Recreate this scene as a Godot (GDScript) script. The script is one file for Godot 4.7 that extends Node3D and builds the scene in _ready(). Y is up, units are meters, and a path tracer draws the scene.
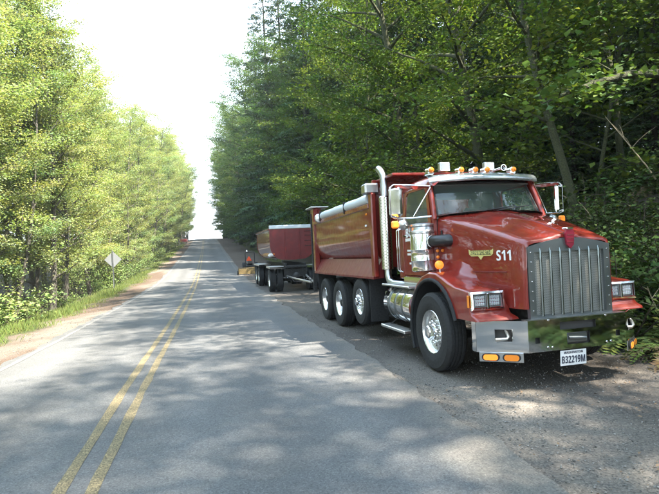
extends Node3D
# A rural forest road with a red dump truck and its trailer parked on the shoulder.
# World: x right, y up, the road runs along -z ("f" below is the distance ahead, f = -z).

# ------------------------------------------------------------------ mesh helper
class Geo:
	var s := SurfaceTool.new()
	var g := 1
	func _init():
		s.begin(Mesh.PRIMITIVE_TRIANGLES)
	func tri(a, b, c, sm = -1):
		s.set_smooth_group(sm)
		s.add_vertex(a); s.add_vertex(b); s.add_vertex(c)
	func quad(a, b, c, d, sm = -1):
		tri(a, b, c, sm); tri(a, c, d, sm)
	func box(c: Vector3, z: Vector3, bv := 0.008, bs := Basis()):
		var h := z * 0.5
		bv = min(bv, min(h.x, min(h.y, h.z)) * 0.9)
		var k := h - Vector3(bv, bv, bv)
		for ax in 3:
			for sg in [-1.0, 1.0]:
				var u := (ax + 1) % 3
				var w := (ax + 2) % 3
				var q := []
				for e in [[-1, -1], [1, -1], [1, 1], [-1, 1]]:
					var p := Vector3.ZERO
					p[ax] = sg * h[ax]; p[u] = e[0] * k[u]; p[w] = e[1] * k[w]
					q.append(c + bs * p)
				if sg > 0: q.reverse()
				quad(q[0], q[1], q[2], q[3])
		for ax in 3:
			var u := (ax + 1) % 3
			var w := (ax + 2) % 3
			for su in [-1.0, 1.0]:
				for sw in [-1.0, 1.0]:
					var q := []
					for e in [[-1, 0], [1, 0], [1, 1], [-1, 1]]:
						var p := Vector3.ZERO
						p[ax] = e[0] * k[ax]
						p[u] = su * (h[u] if e[1] == 0 else k[u]); p[w] = sw * (k[w] if e[1] == 0 else h[w])
						q.append(c + bs * p)
					if su * sw < 0: q.reverse()
					quad(q[0], q[1], q[2], q[3])
		for sx in [-1.0, 1.0]:
			for sy in [-1.0, 1.0]:
				for sz in [-1.0, 1.0]:
					var a: Vector3 = c + bs * Vector3(sx * h.x, sy * k.y, sz * k.z)
					var b: Vector3 = c + bs * Vector3(sx * k.x, sy * h.y, sz * k.z)
					var d: Vector3 = c + bs * Vector3(sx * k.x, sy * k.y, sz * h.z)
					if sx * sy * sz < 0: tri(a, b, d)
					else: tri(a, d, b)
	func ring(c: Vector3, u: Vector3, w: Vector3, r: float, n: int) -> PackedVector3Array:
		var o := PackedVector3Array()
		for i in n:
			var a := TAU * i / n
			o.append(c + (u * cos(a) + w * sin(a)) * r)
		return o
	func tube(pts: Array, r, n := 10, cap := true):
		var rows := []
		var u := Vector3.ZERO
		for i in pts.size():
			var t: Vector3 = (pts[min(i + 1, pts.size() - 1)] - pts[max(i - 1, 0)]).normalized()
			if i == 0:
				u = t.cross(Vector3.UP if abs(t.y) < 0.9 else Vector3.RIGHT).normalized()
			else:
				u = (u - t * u.dot(t)).normalized()
			rows.append(ring(pts[i], u, t.cross(u), r if not (r is Array) else r[i], n))
		grid(rows, true)
		if cap:
			fan(rows[0], true); fan(rows[-1], false)
	func fan(p, flip := false):
		for i in range(1, p.size() - 1):
			if flip: tri(p[0], p[i + 1], p[i])
			else: tri(p[0], p[i], p[i + 1])
	func grid(rows: Array, closed := false, smooth := true):
		g += 1
		var n: int = rows[0].size()
		for i in rows.size() - 1:
			for j in (n if closed else n - 1):
				var k := (j + 1) % n
				quad(rows[i][j], rows[i][k], rows[i + 1][k], rows[i + 1][j], g if smooth else -1)
	# profile of (radius, along); a kink sharper than 35 degrees is a hard edge
	func lathe(prof: Array, o: Vector3, ax: Vector3, n := 28):
		ax = ax.normalized()
		var u := ax.cross(Vector3.UP if abs(ax.y) < 0.9 else Vector3.RIGHT).normalized()
		var w := ax.cross(u)
		var last := Vector2.ZERO
		for i in prof.size() - 1:
			var d: Vector2 = (prof[i + 1] - prof[i]).normalized()
			if i == 0 or d.dot(last) < 0.82: g += 1
			last = d
			var a := ring(o + ax * prof[i].y, u, w, max(prof[i].x, 0.0004), n)
			var b := ring(o + ax * prof[i + 1].y, u, w, max(prof[i + 1].x, 0.0004), n)
			for j in n:
				var k := (j + 1) % n
				quad(a[j], a[k], b[k], b[j], g)
	# prism: polygon poly in the plane (o, u, w) swept along d
	func prism(poly: Array, o: Vector3, u: Vector3, w: Vector3, d: Vector3):
		var pp := PackedVector2Array(poly)
		var ix := Geometry2D.triangulate_polygon(pp)
		for i in range(0, ix.size(), 3):
			var a: Vector3 = o + u * pp[ix[i]].x + w * pp[ix[i]].y
			var b: Vector3 = o + u * pp[ix[i + 1]].x + w * pp[ix[i + 1]].y
			var c: Vector3 = o + u * pp[ix[i + 2]].x + w * pp[ix[i + 2]].y
			tri(a, b, c); tri(a + d, c + d, b + d)
		for i in pp.size():
			var j := (i + 1) % pp.size()
			var a: Vector3 = o + u * pp[i].x + w * pp[i].y
			var b: Vector3 = o + u * pp[j].x + w * pp[j].y
			quad(a, a + d, b + d, b)
	# a plate with an opening: outer and inner outlines with the same number of points
	func frame(outer: Array, inner: Array, d: Vector3):
		var n := outer.size()
		for i in n:
			var j := (i + 1) % n
			quad(outer[i], outer[j], inner[j], inner[i])
			quad(outer[i] + d, inner[i] + d, inner[j] + d, outer[j] + d)
			quad(outer[i], outer[i] + d, outer[j] + d, outer[j])
			quad(inner[i], inner[j], inner[j] + d, inner[i] + d)
	# a flat plate o + u*x + w*y, x in [0, lu], y in [0, lw], thickness d, with rectangular holes [x0, y0, x1, y1]
	func plate(o: Vector3, u: Vector3, w: Vector3, lu: float, lw: float, d: Vector3, holes: Array):
		var xs := [0.0, lu]
		var ys := [0.0, lw]
		for h in holes:
			xs.append(h[0]); xs.append(h[2]); ys.append(h[1]); ys.append(h[3])
		xs.sort(); ys.sort()
		for i in xs.size() - 1:
			for j in ys.size() - 1:
				var cx: float = (xs[i] + xs[i + 1]) * 0.5
				var cy: float = (ys[j] + ys[j + 1]) * 0.5
				var hole := false
				for h in holes:
					if cx > h[0] and cx < h[2] and cy > h[1] and cy < h[3]: hole = true
				if hole or xs[i + 1] - xs[i] < 1e-5 or ys[j + 1] - ys[j] < 1e-5: continue
				var a: Vector3 = o + u * xs[i] + w * ys[j]
				var b: Vector3 = o + u * xs[i + 1] + w * ys[j]
				var c: Vector3 = o + u * xs[i + 1] + w * ys[j + 1]
				var e: Vector3 = o + u * xs[i] + w * ys[j + 1]
				quad(a, b, c, e); quad(a + d, e + d, c + d, b + d)
		for h in holes + [[0.0, 0.0, lu, lw]]:
			var q := [o + u * h[0] + w * h[1], o + u * h[2] + w * h[1], o + u * h[2] + w * h[3], o + u * h[0] + w * h[3]]
			for i in 4: quad(q[i], q[i] + d, q[(i + 1) % 4] + d, q[(i + 1) % 4])
	func mesh() -> ArrayMesh:
		s.generate_normals()
		return s.commit()

class Leaves:
	var v := PackedVector3Array()
	var n := PackedVector3Array()
	var c := PackedColorArray()
	var ix := PackedInt32Array()
	# one leaf: a rhombus folded along its midrib
	func leaf(p: Vector3, d: Vector3, nr: Vector3, l: float, wd: float, col: Color, fold := 0.12):
		var sd := nr.cross(d).normalized() * (wd * 0.5)
		var m := p + d * (l * 0.45) + nr * (l * fold)
		var k := v.size()
		v.append(p); v.append(m + sd); v.append(p + d * l); v.append(m - sd)
		for i in 4:
			n.append(nr); c.append(col)
		ix.append(k); ix.append(k + 1); ix.append(k + 2); ix.append(k); ix.append(k + 2); ix.append(k + 3)
	func mesh() -> ArrayMesh:
		var a := []
		a.resize(Mesh.ARRAY_MAX)
		a[Mesh.ARRAY_VERTEX] = v; a[Mesh.ARRAY_NORMAL] = n; a[Mesh.ARRAY_COLOR] = c; a[Mesh.ARRAY_INDEX] = ix
		var m := ArrayMesh.new()
		m.add_surface_from_arrays(Mesh.PRIMITIVE_TRIANGLES, a)
		return m

# ------------------------------------------------------------------ scene helpers
var M := {}
var taken := {}
var rng := RandomNumberGenerator.new()

func numbered(called: String) -> String:
	var k: int = taken.get(called, 0)
	taken[called] = k + 1
	return called if k == 0 else "%s_%03d" % [called, k]

func thing(called: String, label: String, category: String, at := Vector3.ZERO, group := "", kind := "") -> Node3D:
	var o := Node3D.new()
	o.name = numbered(called); o.position = at
	add_child(o)
	tag(o, label, category, group, kind)
	return o

func tag(o: Node, label: String, category: String, group := "", kind := ""):
	if label: o.set_meta("label", label)
	if category: o.set_meta("category", category)
	if group: o.set_meta("group", group)
	if kind: o.set_meta("kind", kind)

func part(called: String, g, m: Material, parent: Node) -> MeshInstance3D:
	var o := MeshInstance3D.new()
	o.name = called if parent != self else numbered(called)
	o.mesh = g.mesh() if not (g is Mesh) else g
	o.material_override = m
	o.cast_shadow = GeometryInstance3D.SHADOW_CASTING_SETTING_ON
	parent.add_child(o, true)
	return o

func hub(called: String, parent: Node, at := Vector3.ZERO) -> Node3D:
	var o := Node3D.new()
	o.name = called; o.position = at
	parent.add_child(o, true)
	return o

func lin(r: float, g: float, b: float) -> Color:
	return Color(r, g, b).linear_to_srgb()

func mat(c: Color, rough := 0.6, metal := 0.0) -> StandardMaterial3D:
	var m := StandardMaterial3D.new()
	m.albedo_color = c; m.roughness = rough; m.metallic = metal
	m.cull_mode = BaseMaterial3D.CULL_DISABLED
	return m

func noise(freq: float, seed: int, oct := 4, kind := FastNoiseLite.TYPE_SIMPLEX_SMOOTH) -> FastNoiseLite:
	var n := FastNoiseLite.new()
	n.noise_type = kind; n.frequency = freq; n.seed = seed
	n.fractal_type = FastNoiseLite.FRACTAL_FBM; n.fractal_octaves = oct
	return n

# a seamless grey image of noise, values lo..hi
func noise_tex(size: int, freq: float, seed: int, lo: float, hi: float, oct := 4, contrast := 1.0) -> ImageTexture:
	var im := noise(freq, seed, oct).get_seamless_image(size, size)
	im.convert(Image.FORMAT_L8)
	var d := im.get_data()
	for i in d.size():
		var t: float = clamp((d[i] / 255.0 - 0.5) * contrast + 0.5, 0.0, 1.0)
		d[i] = int(255.0 * lerp(lo, hi, t))
	var o := Image.create_from_data(size, size, false, Image.FORMAT_L8, d)
	o.generate_mipmaps()
	return ImageTexture.create_from_image(o)

# speckled grains: random pale and dark chips over a base
func grain_tex(size: int, seed: int, lo: float, hi: float, chips: int, rmax: int) -> Array:
	var r := RandomNumberGenerator.new()
	r.seed = seed
	var d := PackedFloat32Array()
	d.resize(size * size)
	var base := noise(0.06, seed, 3).get_seamless_image(size, size)
	base.convert(Image.FORMAT_L8)
	var bd := base.get_data()
	for i in d.size(): d[i] = 0.5 + (bd[i] / 255.0 - 0.5) * 0.35
	for k in chips:
		var cx := r.randi() % size
		var cy := r.randi() % size
		var rad := r.randi_range(1, rmax)
		var val := r.randf()
		for y in range(-rad, rad + 1):
			for x in range(-rad, rad + 1):
				if x * x + y * y <= rad * rad:
					var q := ((cy + y + size) % size) * size + (cx + x + size) % size
					d[q] = lerp(d[q], val, 0.7)
	var a := PackedByteArray()
	var h := PackedByteArray()
	a.resize(d.size()); h.resize(d.size())
	for i in d.size():
		a[i] = int(255.0 * lerp(lo, hi, clamp(d[i], 0.0, 1.0))); h[i] = int(255.0 * clamp(d[i], 0.0, 1.0))
	return [ImageTexture.create_from_image(Image.create_from_data(size, size, false, Image.FORMAT_L8, a)), ImageTexture.create_from_image(Image.create_from_data(size, size, false, Image.FORMAT_L8, h))]

func triplanar(m: StandardMaterial3D, tex: Texture2D, metres: float, bump: Texture2D = null, depth_cm := 0.0, world := true):
	if tex: m.albedo_texture = tex
	m.uv1_triplanar = true; m.uv1_world_triplanar = world
	m.uv1_scale = Vector3.ONE / metres
	if bump:
		m.heightmap_enabled = true; m.heightmap_texture = bump; m.heightmap_scale = depth_cm

# ------------------------------------------------------------------ the lie of the land
const PROFILE := [[-400.0, 0.6], [-60.0, 0.3], [0.0, 0.0], [6.5, 0.0], [13.0, -0.15], [24.0, -0.34], [31.0, -0.4], [38.0, -0.34], [50.0, 0.05], [60.0, 0.45], [80.0, 1.25], [107.0, 2.5], [130.0, 3.5], [155.0, 4.45], [172.0, 4.85], [185.0, 4.9], [210.0, 4.3], [260.0, 1.5], [400.0, -8.0], [900.0, -30.0]]

func road_y(f: float) -> float:
	for i in PROFILE.size() - 1:
		if f < PROFILE[i + 1][0] or i == PROFILE.size() - 2:
			var p0 = PROFILE[max(i - 1, 0)]
			var p1 = PROFILE[i]
			var p2 = PROFILE[i + 1]
			var p3 = PROFILE[min(i + 2, PROFILE.size() - 1)]
			var t: float = clamp((f - p1[0]) / (p2[0] - p1[0]), 0.0, 1.0)
			var d: float = p2[0] - p1[0]
			var m1: float = (p2[1] - p0[1]) / max(p2[0] - p0[0], 0.001) * d
			var m2: float = (p3[1] - p1[1]) / max(p3[0] - p1[0], 0.001) * d
			return (2 * t * t * t - 3 * t * t + 1) * p1[1] + (t * t * t - 2 * t * t + t) * m1 + (-2 * t * t * t + 3 * t * t) * p2[1] + (t * t * t - t * t) * m2
	return 0.0

func bend(f: float) -> float:      # how far the road has swung to the left
	return 1.7 * pow(max(f, 0.0) / 170.0, 1.5)

var land: FastNoiseLite
func land_y(x: float, f: float) -> float:
	var xr := x + bend(f)
	var y := road_y(f)
	if xr > 2.3:
		var bank: float = lerp(2.9, 1.5, smoothstep(18.0, 50.0, f))
		y += bank * smoothstep(6.4, 11.5, xr) - 0.03 * smoothstep(2.3, 3.2, xr)
		y += max(xr - 11.0, 0.0) * 0.12
	if xr < -3.6:
		y += -0.08 * smoothstep(-3.6, -5.0, xr) - 0.75 * smoothstep(-5.0, -8.2, xr) + 0.5 * smoothstep(-9.0, -16.0, xr)
	var rough: float = smoothstep(6.0, 9.0, xr) + smoothstep(-4.8, -7.0, xr)
	y += land.get_noise_2d(x * 6.0, f * 6.0) * 0.35 * rough
	if xr > 2.4 or xr < -3.6:
		y += land.get_noise_2d(x * 30.0, f * 30.0) * 0.02
	return y

func on_land(x: float, f: float, up := 0.0) -> Vector3:
	return Vector3(x, land_y(x, f) + up, -f)

# ------------------------------------------------------------------ plants
func bend_path(p0: Vector3, d: Vector3, l: float, n: int, lift: float, r: RandomNumberGenerator, wob := 0.12) -> Array:
	var pts := [p0]
	var p := p0
	for i in n:
		d = (d + Vector3(r.randf_range(-wob, wob), lift / n + r.randf_range(-wob, wob) * 0.6, r.randf_range(-wob, wob))).normalized()
		p += d * (l / n)
		pts.append(p)
	return pts

func along(pts: Array, t: float) -> Vector3:
	var k: float = clamp(t, 0.0, 0.9999) * (pts.size() - 1)
	return pts[int(k)].lerp(pts[int(k) + 1], k - int(k))

func tint(c: Color, r: RandomNumberGenerator, a := 0.3) -> Color:
	var k := 1.0 + r.randf_range(-a, a)
	return Color(c.r * k * (1.0 + r.randf_range(-0.15, 0.15)), c.g * k, c.b * k * (1.0 + r.randf_range(-0.2, 0.2)))

# returns [wood mesh, leaf mesh]
func broadleaf(o: Dictionary) -> Array:
	var r := RandomNumberGenerator.new()
	r.seed = o.seed
	var h: float = o.h
	var wood := Geo.new()
	var lv := Leaves.new()
	var stems: int = o.get("stems", 1)
	for st in stems:
		var az := TAU * st / stems + r.randf()
		var lean: float = o.lean if stems == 1 else 0.16
		var hh := h * (1.0 if st == 0 else r.randf_range(0.75, 0.95))
		var root := Vector3(cos(az), 0, sin(az)) * (0.0 if stems == 1 else 0.28) - Vector3(0, 0.3, 0)
		var trunk := bend_path(root, Vector3(cos(az) * lean, 1, sin(az) * lean).normalized(), hh, 9, 0.35, r, o.get("wob", 0.08))
		var rad := []
		for i in trunk.size(): rad.append(lerp(float(o.r), 0.03, pow(float(i) / (trunk.size() - 1), 0.85)) * (1.25 if i == 0 else 1.0))
		wood.tube(trunk, rad, 9)
		var limbs: int = int(o.limbs / stems)
		for i in limbs:
			var t: float = lerp(float(o.base), 0.99, pow((i + r.randf()) / limbs, 0.9))
			var a := i * 2.39996 + r.randf_range(-0.5, 0.5)
			var k: float = (t - o.base) / (1.0 - o.base)
			var ll: float = o.R * (0.35 + 0.65 * sin(PI * clamp(0.18 + k * 0.75, 0.0, 1.0))) * r.randf_range(0.65, 1.1)
			var up: float = lerp(o.get("up0", 0.25), 1.3, k) + r.randf_range(-0.2, 0.2)
			var br := bend_path(along(trunk, t), Vector3(cos(a), up, sin(a)).normalized(), ll, 5, o.get("sag", -0.1), r, 0.13)
			var r0: float = lerp(float(o.r), 0.03, t) * 0.6
			wood.tube(br, [r0, r0 * 0.8, r0 * 0.6, r0 * 0.42, r0 * 0.28, 0.008], 5, false)
			var subs: int = o.subs
			for j in subs:
				var u: float = lerp(0.25, 1.0, (j + r.randf() * 0.8) / subs)
				var d := Vector3(r.randf_range(-1, 1), r.randf_range(-0.25, 0.5), r.randf_range(-1, 1)) * 0.9 + Vector3(cos(a), 0.1, sin(a)) * 0.7
				var tw := bend_path(along(br, u), d.normalized(), o.R * r.randf_range(0.16, 0.34), 3, o.get("sag", -0.1), r, 0.2)
				wood.tube(tw, [0.014, 0.01, 0.007, 0.004], 3, false)
				var c0: Color = tint(o.col, r, 0.16)
				for q in o.leaves:
					var p := along(tw, r.randf_range(0.1, 1.0)) + Vector3(r.randfn(0, 1), r.randfn(-0.1, 0.4), r.randfn(0, 1)) * float(o.spread)
					var nr := Vector3(r.randfn(0, 0.5), 1, r.randfn(0, 0.5)).normalized()
					var aa := r.randf() * TAU
					var dd := Vector3(cos(aa), r.randf_range(-0.5, 0.15), sin(aa))
					dd = (dd - nr * dd.dot(nr)).normalized()
					var l: float = o.leaf * r.randf_range(0.5, 1.4)
					lv.leaf(p, dd, nr, l, l * 0.72, tint(c0, r, 0.22))
	return [wood.mesh(), lv.mesh()]

func conifer(o: Dictionary) -> Array:
	var r := RandomNumberGenerator.new()
	r.seed = o.seed
	var h: float = o.h
	var wood := Geo.new()
	var lv := Leaves.new()
	var trunk := bend_path(Vector3(0, -0.3, 0), Vector3.UP, h, 8, 0.2, r, 0.02)
	var rad := []
	for i in trunk.size(): rad.append(lerp(float(o.r), 0.02, float(i) / (trunk.size() - 1)) * (1.3 if i == 0 else 1.0))
	wood.tube(trunk, rad, 10)
	var nb: int = o.n
	for i in nb:
		var t: float = lerp(float(o.base), 0.985, (i + r.randf() * 0.6) / nb)
		var a := i * 2.39996 + r.randf_range(-0.4, 0.4)
		var ll: float = (o.R * pow(1.0 - t, 0.72) * r.randf_range(0.7, 1.15) + 0.35)
		var p0 := along(trunk, t)
		var out := Vector3(cos(a), 0, sin(a))
		var pts := []
		var droop := r.randf_range(0.25, 0.55) * (1.0 - t * 0.6)
		for k in 6:
			var u := k / 5.0
			pts.append(p0 + out * (ll * u) + Vector3.UP * (ll * (0.12 * u - droop * u * u + 0.18 * droop * u * u * u * u)))
		wood.tube(pts, [0.05 * (1.1 - t), 0.04 * (1.1 - t), 0.03 * (1.1 - t), 0.022 * (1.1 - t), 0.014, 0.006], 4, false)
		var side := out.cross(Vector3.UP)
		var nk: int = max(5, int(ll / o.step))
		var c0: Color = tint(o.col, r, 0.2)
		for k in nk:
			var u := lerpf(0.14, 1.0, (k + r.randf()) / nk)
			var p := along(pts, u)
			for sg in [-1.0, 1.0]:
				var tl: float = ll * 0.34 * (1.05 - u * 0.75) * r.randf_range(0.6, 1.2)
				var td: Vector3 = (side * sg + out * r.randf_range(0.35, 0.8) + Vector3.UP * r.randf_range(-0.45, 0.02)).normalized()
				var m: int = max(2, int(tl / (o.blade * 0.42)))
				for b in m:
					var q: Vector3 = p + td * (tl * b / m) + Vector3(0, -0.22 * tl * pow(float(b) / m, 2.0), 0)
					for s2 in [-1.0, 1.0]:
						var bd: Vector3 = (td + out * (0.65 * s2 * sg) + Vector3(r.randf_range(-0.2, 0.2), r.randf_range(-0.55, 0.0), r.randf_range(-0.2, 0.2))).normalized()
						var nr := Vector3(r.randfn(0, 0.35), 1, r.randfn(0, 0.35)).normalized()
						nr = (nr - bd * nr.dot(bd)).normalized()
						lv.leaf(q, bd, nr, o.blade * r.randf_range(0.7, 1.25), o.blade * 0.3, tint(c0, r, 0.25), 0.02)
	return [wood.mesh(), lv.mesh()]

func bush(o: Dictionary) -> Array:
	var r := RandomNumberGenerator.new()
	r.seed = o.seed
	var wood := Geo.new()
	var lv := Leaves.new()
	for i in o.stems:
		var a := r.randf() * TAU
		var sp := r.randf_range(0.15, 1.0)
		var st := bend_path(Vector3(cos(a), 0, sin(a)) * 0.12 - Vector3(0, 0.1, 0), Vector3(cos(a) * sp, 1.0, sin(a) * sp).normalized(), o.h * r.randf_range(0.6, 1.15), 5, -0.35, r, 0.16)
		wood.tube(st, [0.016, 0.014, 0.011, 0.008, 0.006, 0.003], 4, false)
		var c0: Color = tint(o.col, r, 0.2)
		for j in o.twigs:
			var u := lerpf(0.18, 1.0, float(j) / o.twigs)
			var tw := bend_path(along(st, u), Vector3(r.randf_range(-1, 1), r.randf_range(-0.1, 0.6), r.randf_range(-1, 1)).normalized(), o.h * 0.26 * r.randf_range(0.5, 1.2), 2, -0.2, r, 0.2)
			wood.tube(tw, [0.006, 0.004, 0.002], 3, false)
			for q in o.leaves:
				var p := along(tw, r.randf_range(0.1, 1.0)) + Vector3(r.randfn(0, 1), r.randfn(0, 0.7), r.randfn(0, 1)) * float(o.spread)
				var nr := Vector3(r.randfn(0, 0.55), 1, r.randfn(0, 0.55)).normalized()
				var aa := r.randf() * TAU
				var dd := Vector3(cos(aa), r.randf_range(-0.5, 0.2), sin(aa))
				dd = (dd - nr * dd.dot(nr)).normalized()
				var l: float = o.leaf * r.randf_range(0.5, 1.4)
				lv.leaf(p, dd, nr, l, l * o.get("wide", 0.65), tint(c0, r, 0.25))
	return [wood.mesh(), lv.mesh()]

func fern(seed: int, col: Color, fronds: int) -> ArrayMesh:
	var r := RandomNumberGenerator.new()
	r.seed = seed
	var lv := Leaves.new()
	for i in fronds:
		var a := TAU * i / fronds + r.randf_range(-0.3, 0.3)
		var l := r.randf_range(0.65, 1.05)
		var pts := bend_path(Vector3(0, 0.02, 0), Vector3(cos(a) * 0.55, 1.0, sin(a) * 0.55).normalized(), l, 7, -2.6, r, 0.05)
		var side := Vector3(-sin(a), 0, cos(a))
		var c0 := tint(col, r, 0.2)
		var out := Vector3(cos(a), 0, sin(a))
		lv.leaf(pts[0], (pts[3] - pts[0]).normalized(), side, pts[0].distance_to(pts[3]), 0.012, c0)
		lv.leaf(pts[3], (pts[7] - pts[3]).normalized(), side, pts[3].distance_to(pts[7]), 0.01, c0)
		for k in 20:
			var u := lerpf(0.1, 1.0, k / 20.0)
			var p := along(pts, u)
			var w := 0.15 * sin(PI * clamp(u * 0.9 + 0.1, 0, 1)) + 0.015
			var up := Vector3.UP + out * (u * 0.8)
			for sg in [-1.0, 1.0]:
				var d: Vector3 = (side * sg + out * 0.25 + Vector3(0, r.randf_range(-0.3, 0.05), 0)).normalized()
				lv.leaf(p, d, (up - d * up.dot(d)).normalized(), w, 0.036, tint(c0, r, 0.12), 0.0)
	return lv.mesh()

func tuft(seed: int, blades: int, h: float, col: Color, spread: float) -> ArrayMesh:
	var r := RandomNumberGenerator.new()
	r.seed = seed
	var lv := Leaves.new()
	for i in blades:
		var a := r.randf() * TAU
		var d := Vector3(cos(a) * r.randf_range(0.1, 0.8), 1, sin(a) * r.randf_range(0.1, 0.8)).normalized()
		var nr := Vector3(-sin(a), 0.2, cos(a))
		nr = (nr - d * nr.dot(d)).normalized()
		lv.leaf(Vector3(r.randfn(0, spread), -0.01, r.randfn(0, spread)), d, nr, h * r.randf_range(0.5, 1.2), 0.012, tint(col, r, 0.3), 0.0)
	return lv.mesh()

func plant(called: String, label: String, category: String, group: String, meshes: Array, wm: Material, lm: Material, at: Vector3, sc: float, crown := "crown", woody := "trunk", tilt := Vector3.ZERO) -> Node3D:
	var t := thing(called, label, category, at, group)
	t.rotation = Vector3(tilt.x, rng.randf() * TAU, tilt.z)
	t.scale = Vector3(sc * rng.randf_range(0.92, 1.08), sc, sc * rng.randf_range(0.92, 1.08))
	part(woody, meshes[0], wm, t)
	part(crown, meshes[1], lm, t)
	return t

# ------------------------------------------------------------------ vehicles
func V3(a: Array) -> Vector3:
	return Vector3(a[0], a[1], a[2])

# a wheel whose outer face looks along -x; disc = depth of the disc from the inner side, width = tyre width
func make_wheel(called: String, parent: Node, at: Vector3, rad: float, kind: String, flip := false) -> Node3D:
	var w := hub(called, parent, at)
	if flip: w.rotation.y = PI
	var k := rad / 0.53
	var ax := Vector3(-1, 0, 0)
	var o := Vector3(0.14, 0, 0)
	if not M.has("wheel_" + kind):
		var t := Geo.new()
		var prof := []
		for p in [[.28, .035], [.30, .012], [.345, -.002], [.41, -.008], [.475, .0], [.512, .014], [.53, .036], [.531, .082], [.517, .086], [.517, .098], [.531, .102], [.531, .134], [.517, .138], [.517, .148], [.531, .152], [.531, .184], [.517, .188], [.517, .2], [.531, .204], [.53, .246], [.512, .268], [.495, .275], [.488, .285], [.475, .284], [.41, .29], [.36, .287], [.345, .282], [.318, .28], [.30, .268], [.28, .245]]:
			prof.append(Vector2(p[0], p[1]))
		t.lathe(prof, o, ax, 56)
		# lateral tread cuts
		for i in 56:
			var a := TAU * i / 56
			for e in [.062, .223]:
				var c: Vector3 = o + ax * e + Vector3(0, cos(a), sin(a)) * 0.5315
				t.box(c, Vector3(0.036, 0.006, 0.045), 0.002, Basis(Vector3.RIGHT, a))
		var disc := {"front": 0.205, "lift": 0.225, "rear": 0.075}[kind] as float
		var r := Geo.new()
		var fl := []
		for p in [[.20, disc], [.252, disc - 0.002], [.258, disc + 0.01], [.262, .235], [.276, .262], [.292, .274], [.297, .268], [.29, .255], [.284, .24], [.27, .03], [.285, .012], [.27, .012], [.245, .05], [.245, disc - 0.02], [.16, disc - 0.02]]:
			fl.append(Vector2(p[0], p[1]))
		r.lathe(fl, o, ax, 48)
		# the disc: ten sectors, each with a round hand hole
		var pos := func(rr: float, aa: float, dp: float) -> Vector3: return o + ax * (disc + dp) + Vector3(0, cos(aa), sin(aa)) * rr
		for i in 10:
			var a0 := TAU * i / 10
			for q in 20:
				var e := []
				for qq in [q, q + 1]:
					var b: float = TAU * qq / 20
					var hr := 0.208 + 0.029 * cos(b)
					var ha: float = a0 + 0.029 * sin(b) / 0.208
					var m: float = max(abs(cos(b)), abs(sin(b)))
					var orad := 0.208 + 0.042 * cos(b) / m
					var oa: float = a0 + (TAU / 20) * sin(b) / m
					e.append([pos.call(hr, ha, 0.0), pos.call(orad, oa, 0.0), pos.call(hr, ha, -0.02)])
				r.quad(e[0][0], e[1][0], e[1][1], e[0][1]); r.quad(e[0][0], e[0][2], e[1][2], e[1][0])
		r.lathe([Vector2(.168, disc), Vector2(.11, disc + .004), Vector2(.02, disc + .004)], o, ax, 40)
		var h := Geo.new()
		if kind == "rear":
			h.lathe([Vector2(.125, disc + .004), Vector2(.12, disc + .06), Vector2(.11, disc + .075), Vector2(.085, disc + .08), Vector2(.08, disc + .14), Vector2(.07, disc + .15), Vector2(.0, disc + .152)], o, ax, 24)
		else:
			h.lathe([Vector2(.112, disc + .004), Vector2(.108, disc + .04), Vector2(.094, disc + .055), Vector2(.088, disc + .12), Vector2(.075, disc + .135), Vector2(.0, disc + .14)], o, ax, 24)
		var n := Geo.new()
		for i in 10:
			var a := TAU * i / 10
			var ll := 0.05 if kind == "front" else (0.085 if kind == "lift" else 0.035)
			var c: Vector3 = o + Vector3(0, cos(a), sin(a)) * 0.142
			n.lathe([Vector2(.021, disc + .003), Vector2(.021, disc + .01), Vector2(.017, disc + .012), Vector2(.0165, disc + ll), Vector2(.010, disc + ll + .01), Vector2(0, disc + ll + .011)], c, ax, 8)
		var b := Geo.new()
		b.lathe([Vector2(.24, .02), Vector2(.24, .1 if kind != "rear" else .05), Vector2(.0, .1 if kind != "rear" else .05)], o, ax, 24)
		M["wheel_" + kind] = [t.mesh(), r.mesh(), h.mesh(), n.mesh(), b.mesh()]
	var ms: Array = M["wheel_" + kind]
	part("tyre", ms[0], M.rubber, w)
	part("rim", ms[1], M.wheel_metal, w)
	part("hub_cap", ms[2], M.chrome if kind != "rear" else M.iron, w)
	part("lug_nuts", ms[3], M.chrome, w).set_meta("kind", "stuff")
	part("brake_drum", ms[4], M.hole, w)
	w.scale = Vector3(1, k, k)
	return w

func text(called: String, s: String, h: float, m: Material, parent: Node, at: Vector3, rot: Vector3, depth := 0.004, wide := 1.0) -> MeshInstance3D:
	var t := TextMesh.new()
	t.text = s
	var f := SystemFont.new()
	f.font_names = PackedStringArray(["Droid Sans"])
	f.font_weight = 700
	t.font = f; t.font_size = 64; t.pixel_size = h / 46.0; t.depth = depth
	var o := MeshInstance3D.new()
	o.name = called; o.mesh = t; o.material_override = m
	parent.add_child(o, true)
	o.position = at; o.rotation = rot; o.scale = Vector3(wide, 1, 1)
	return o

func hood_w(z: float) -> float:
	return lerp(0.885, 0.615, clamp((z + 0.62) / 1.62, 0.0, 1.0))

func mirror_x(a: Array) -> Array:
	var o := []
	for p in a: o.append(Vector3(-p.x, p.y, p.z))
	return o

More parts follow.
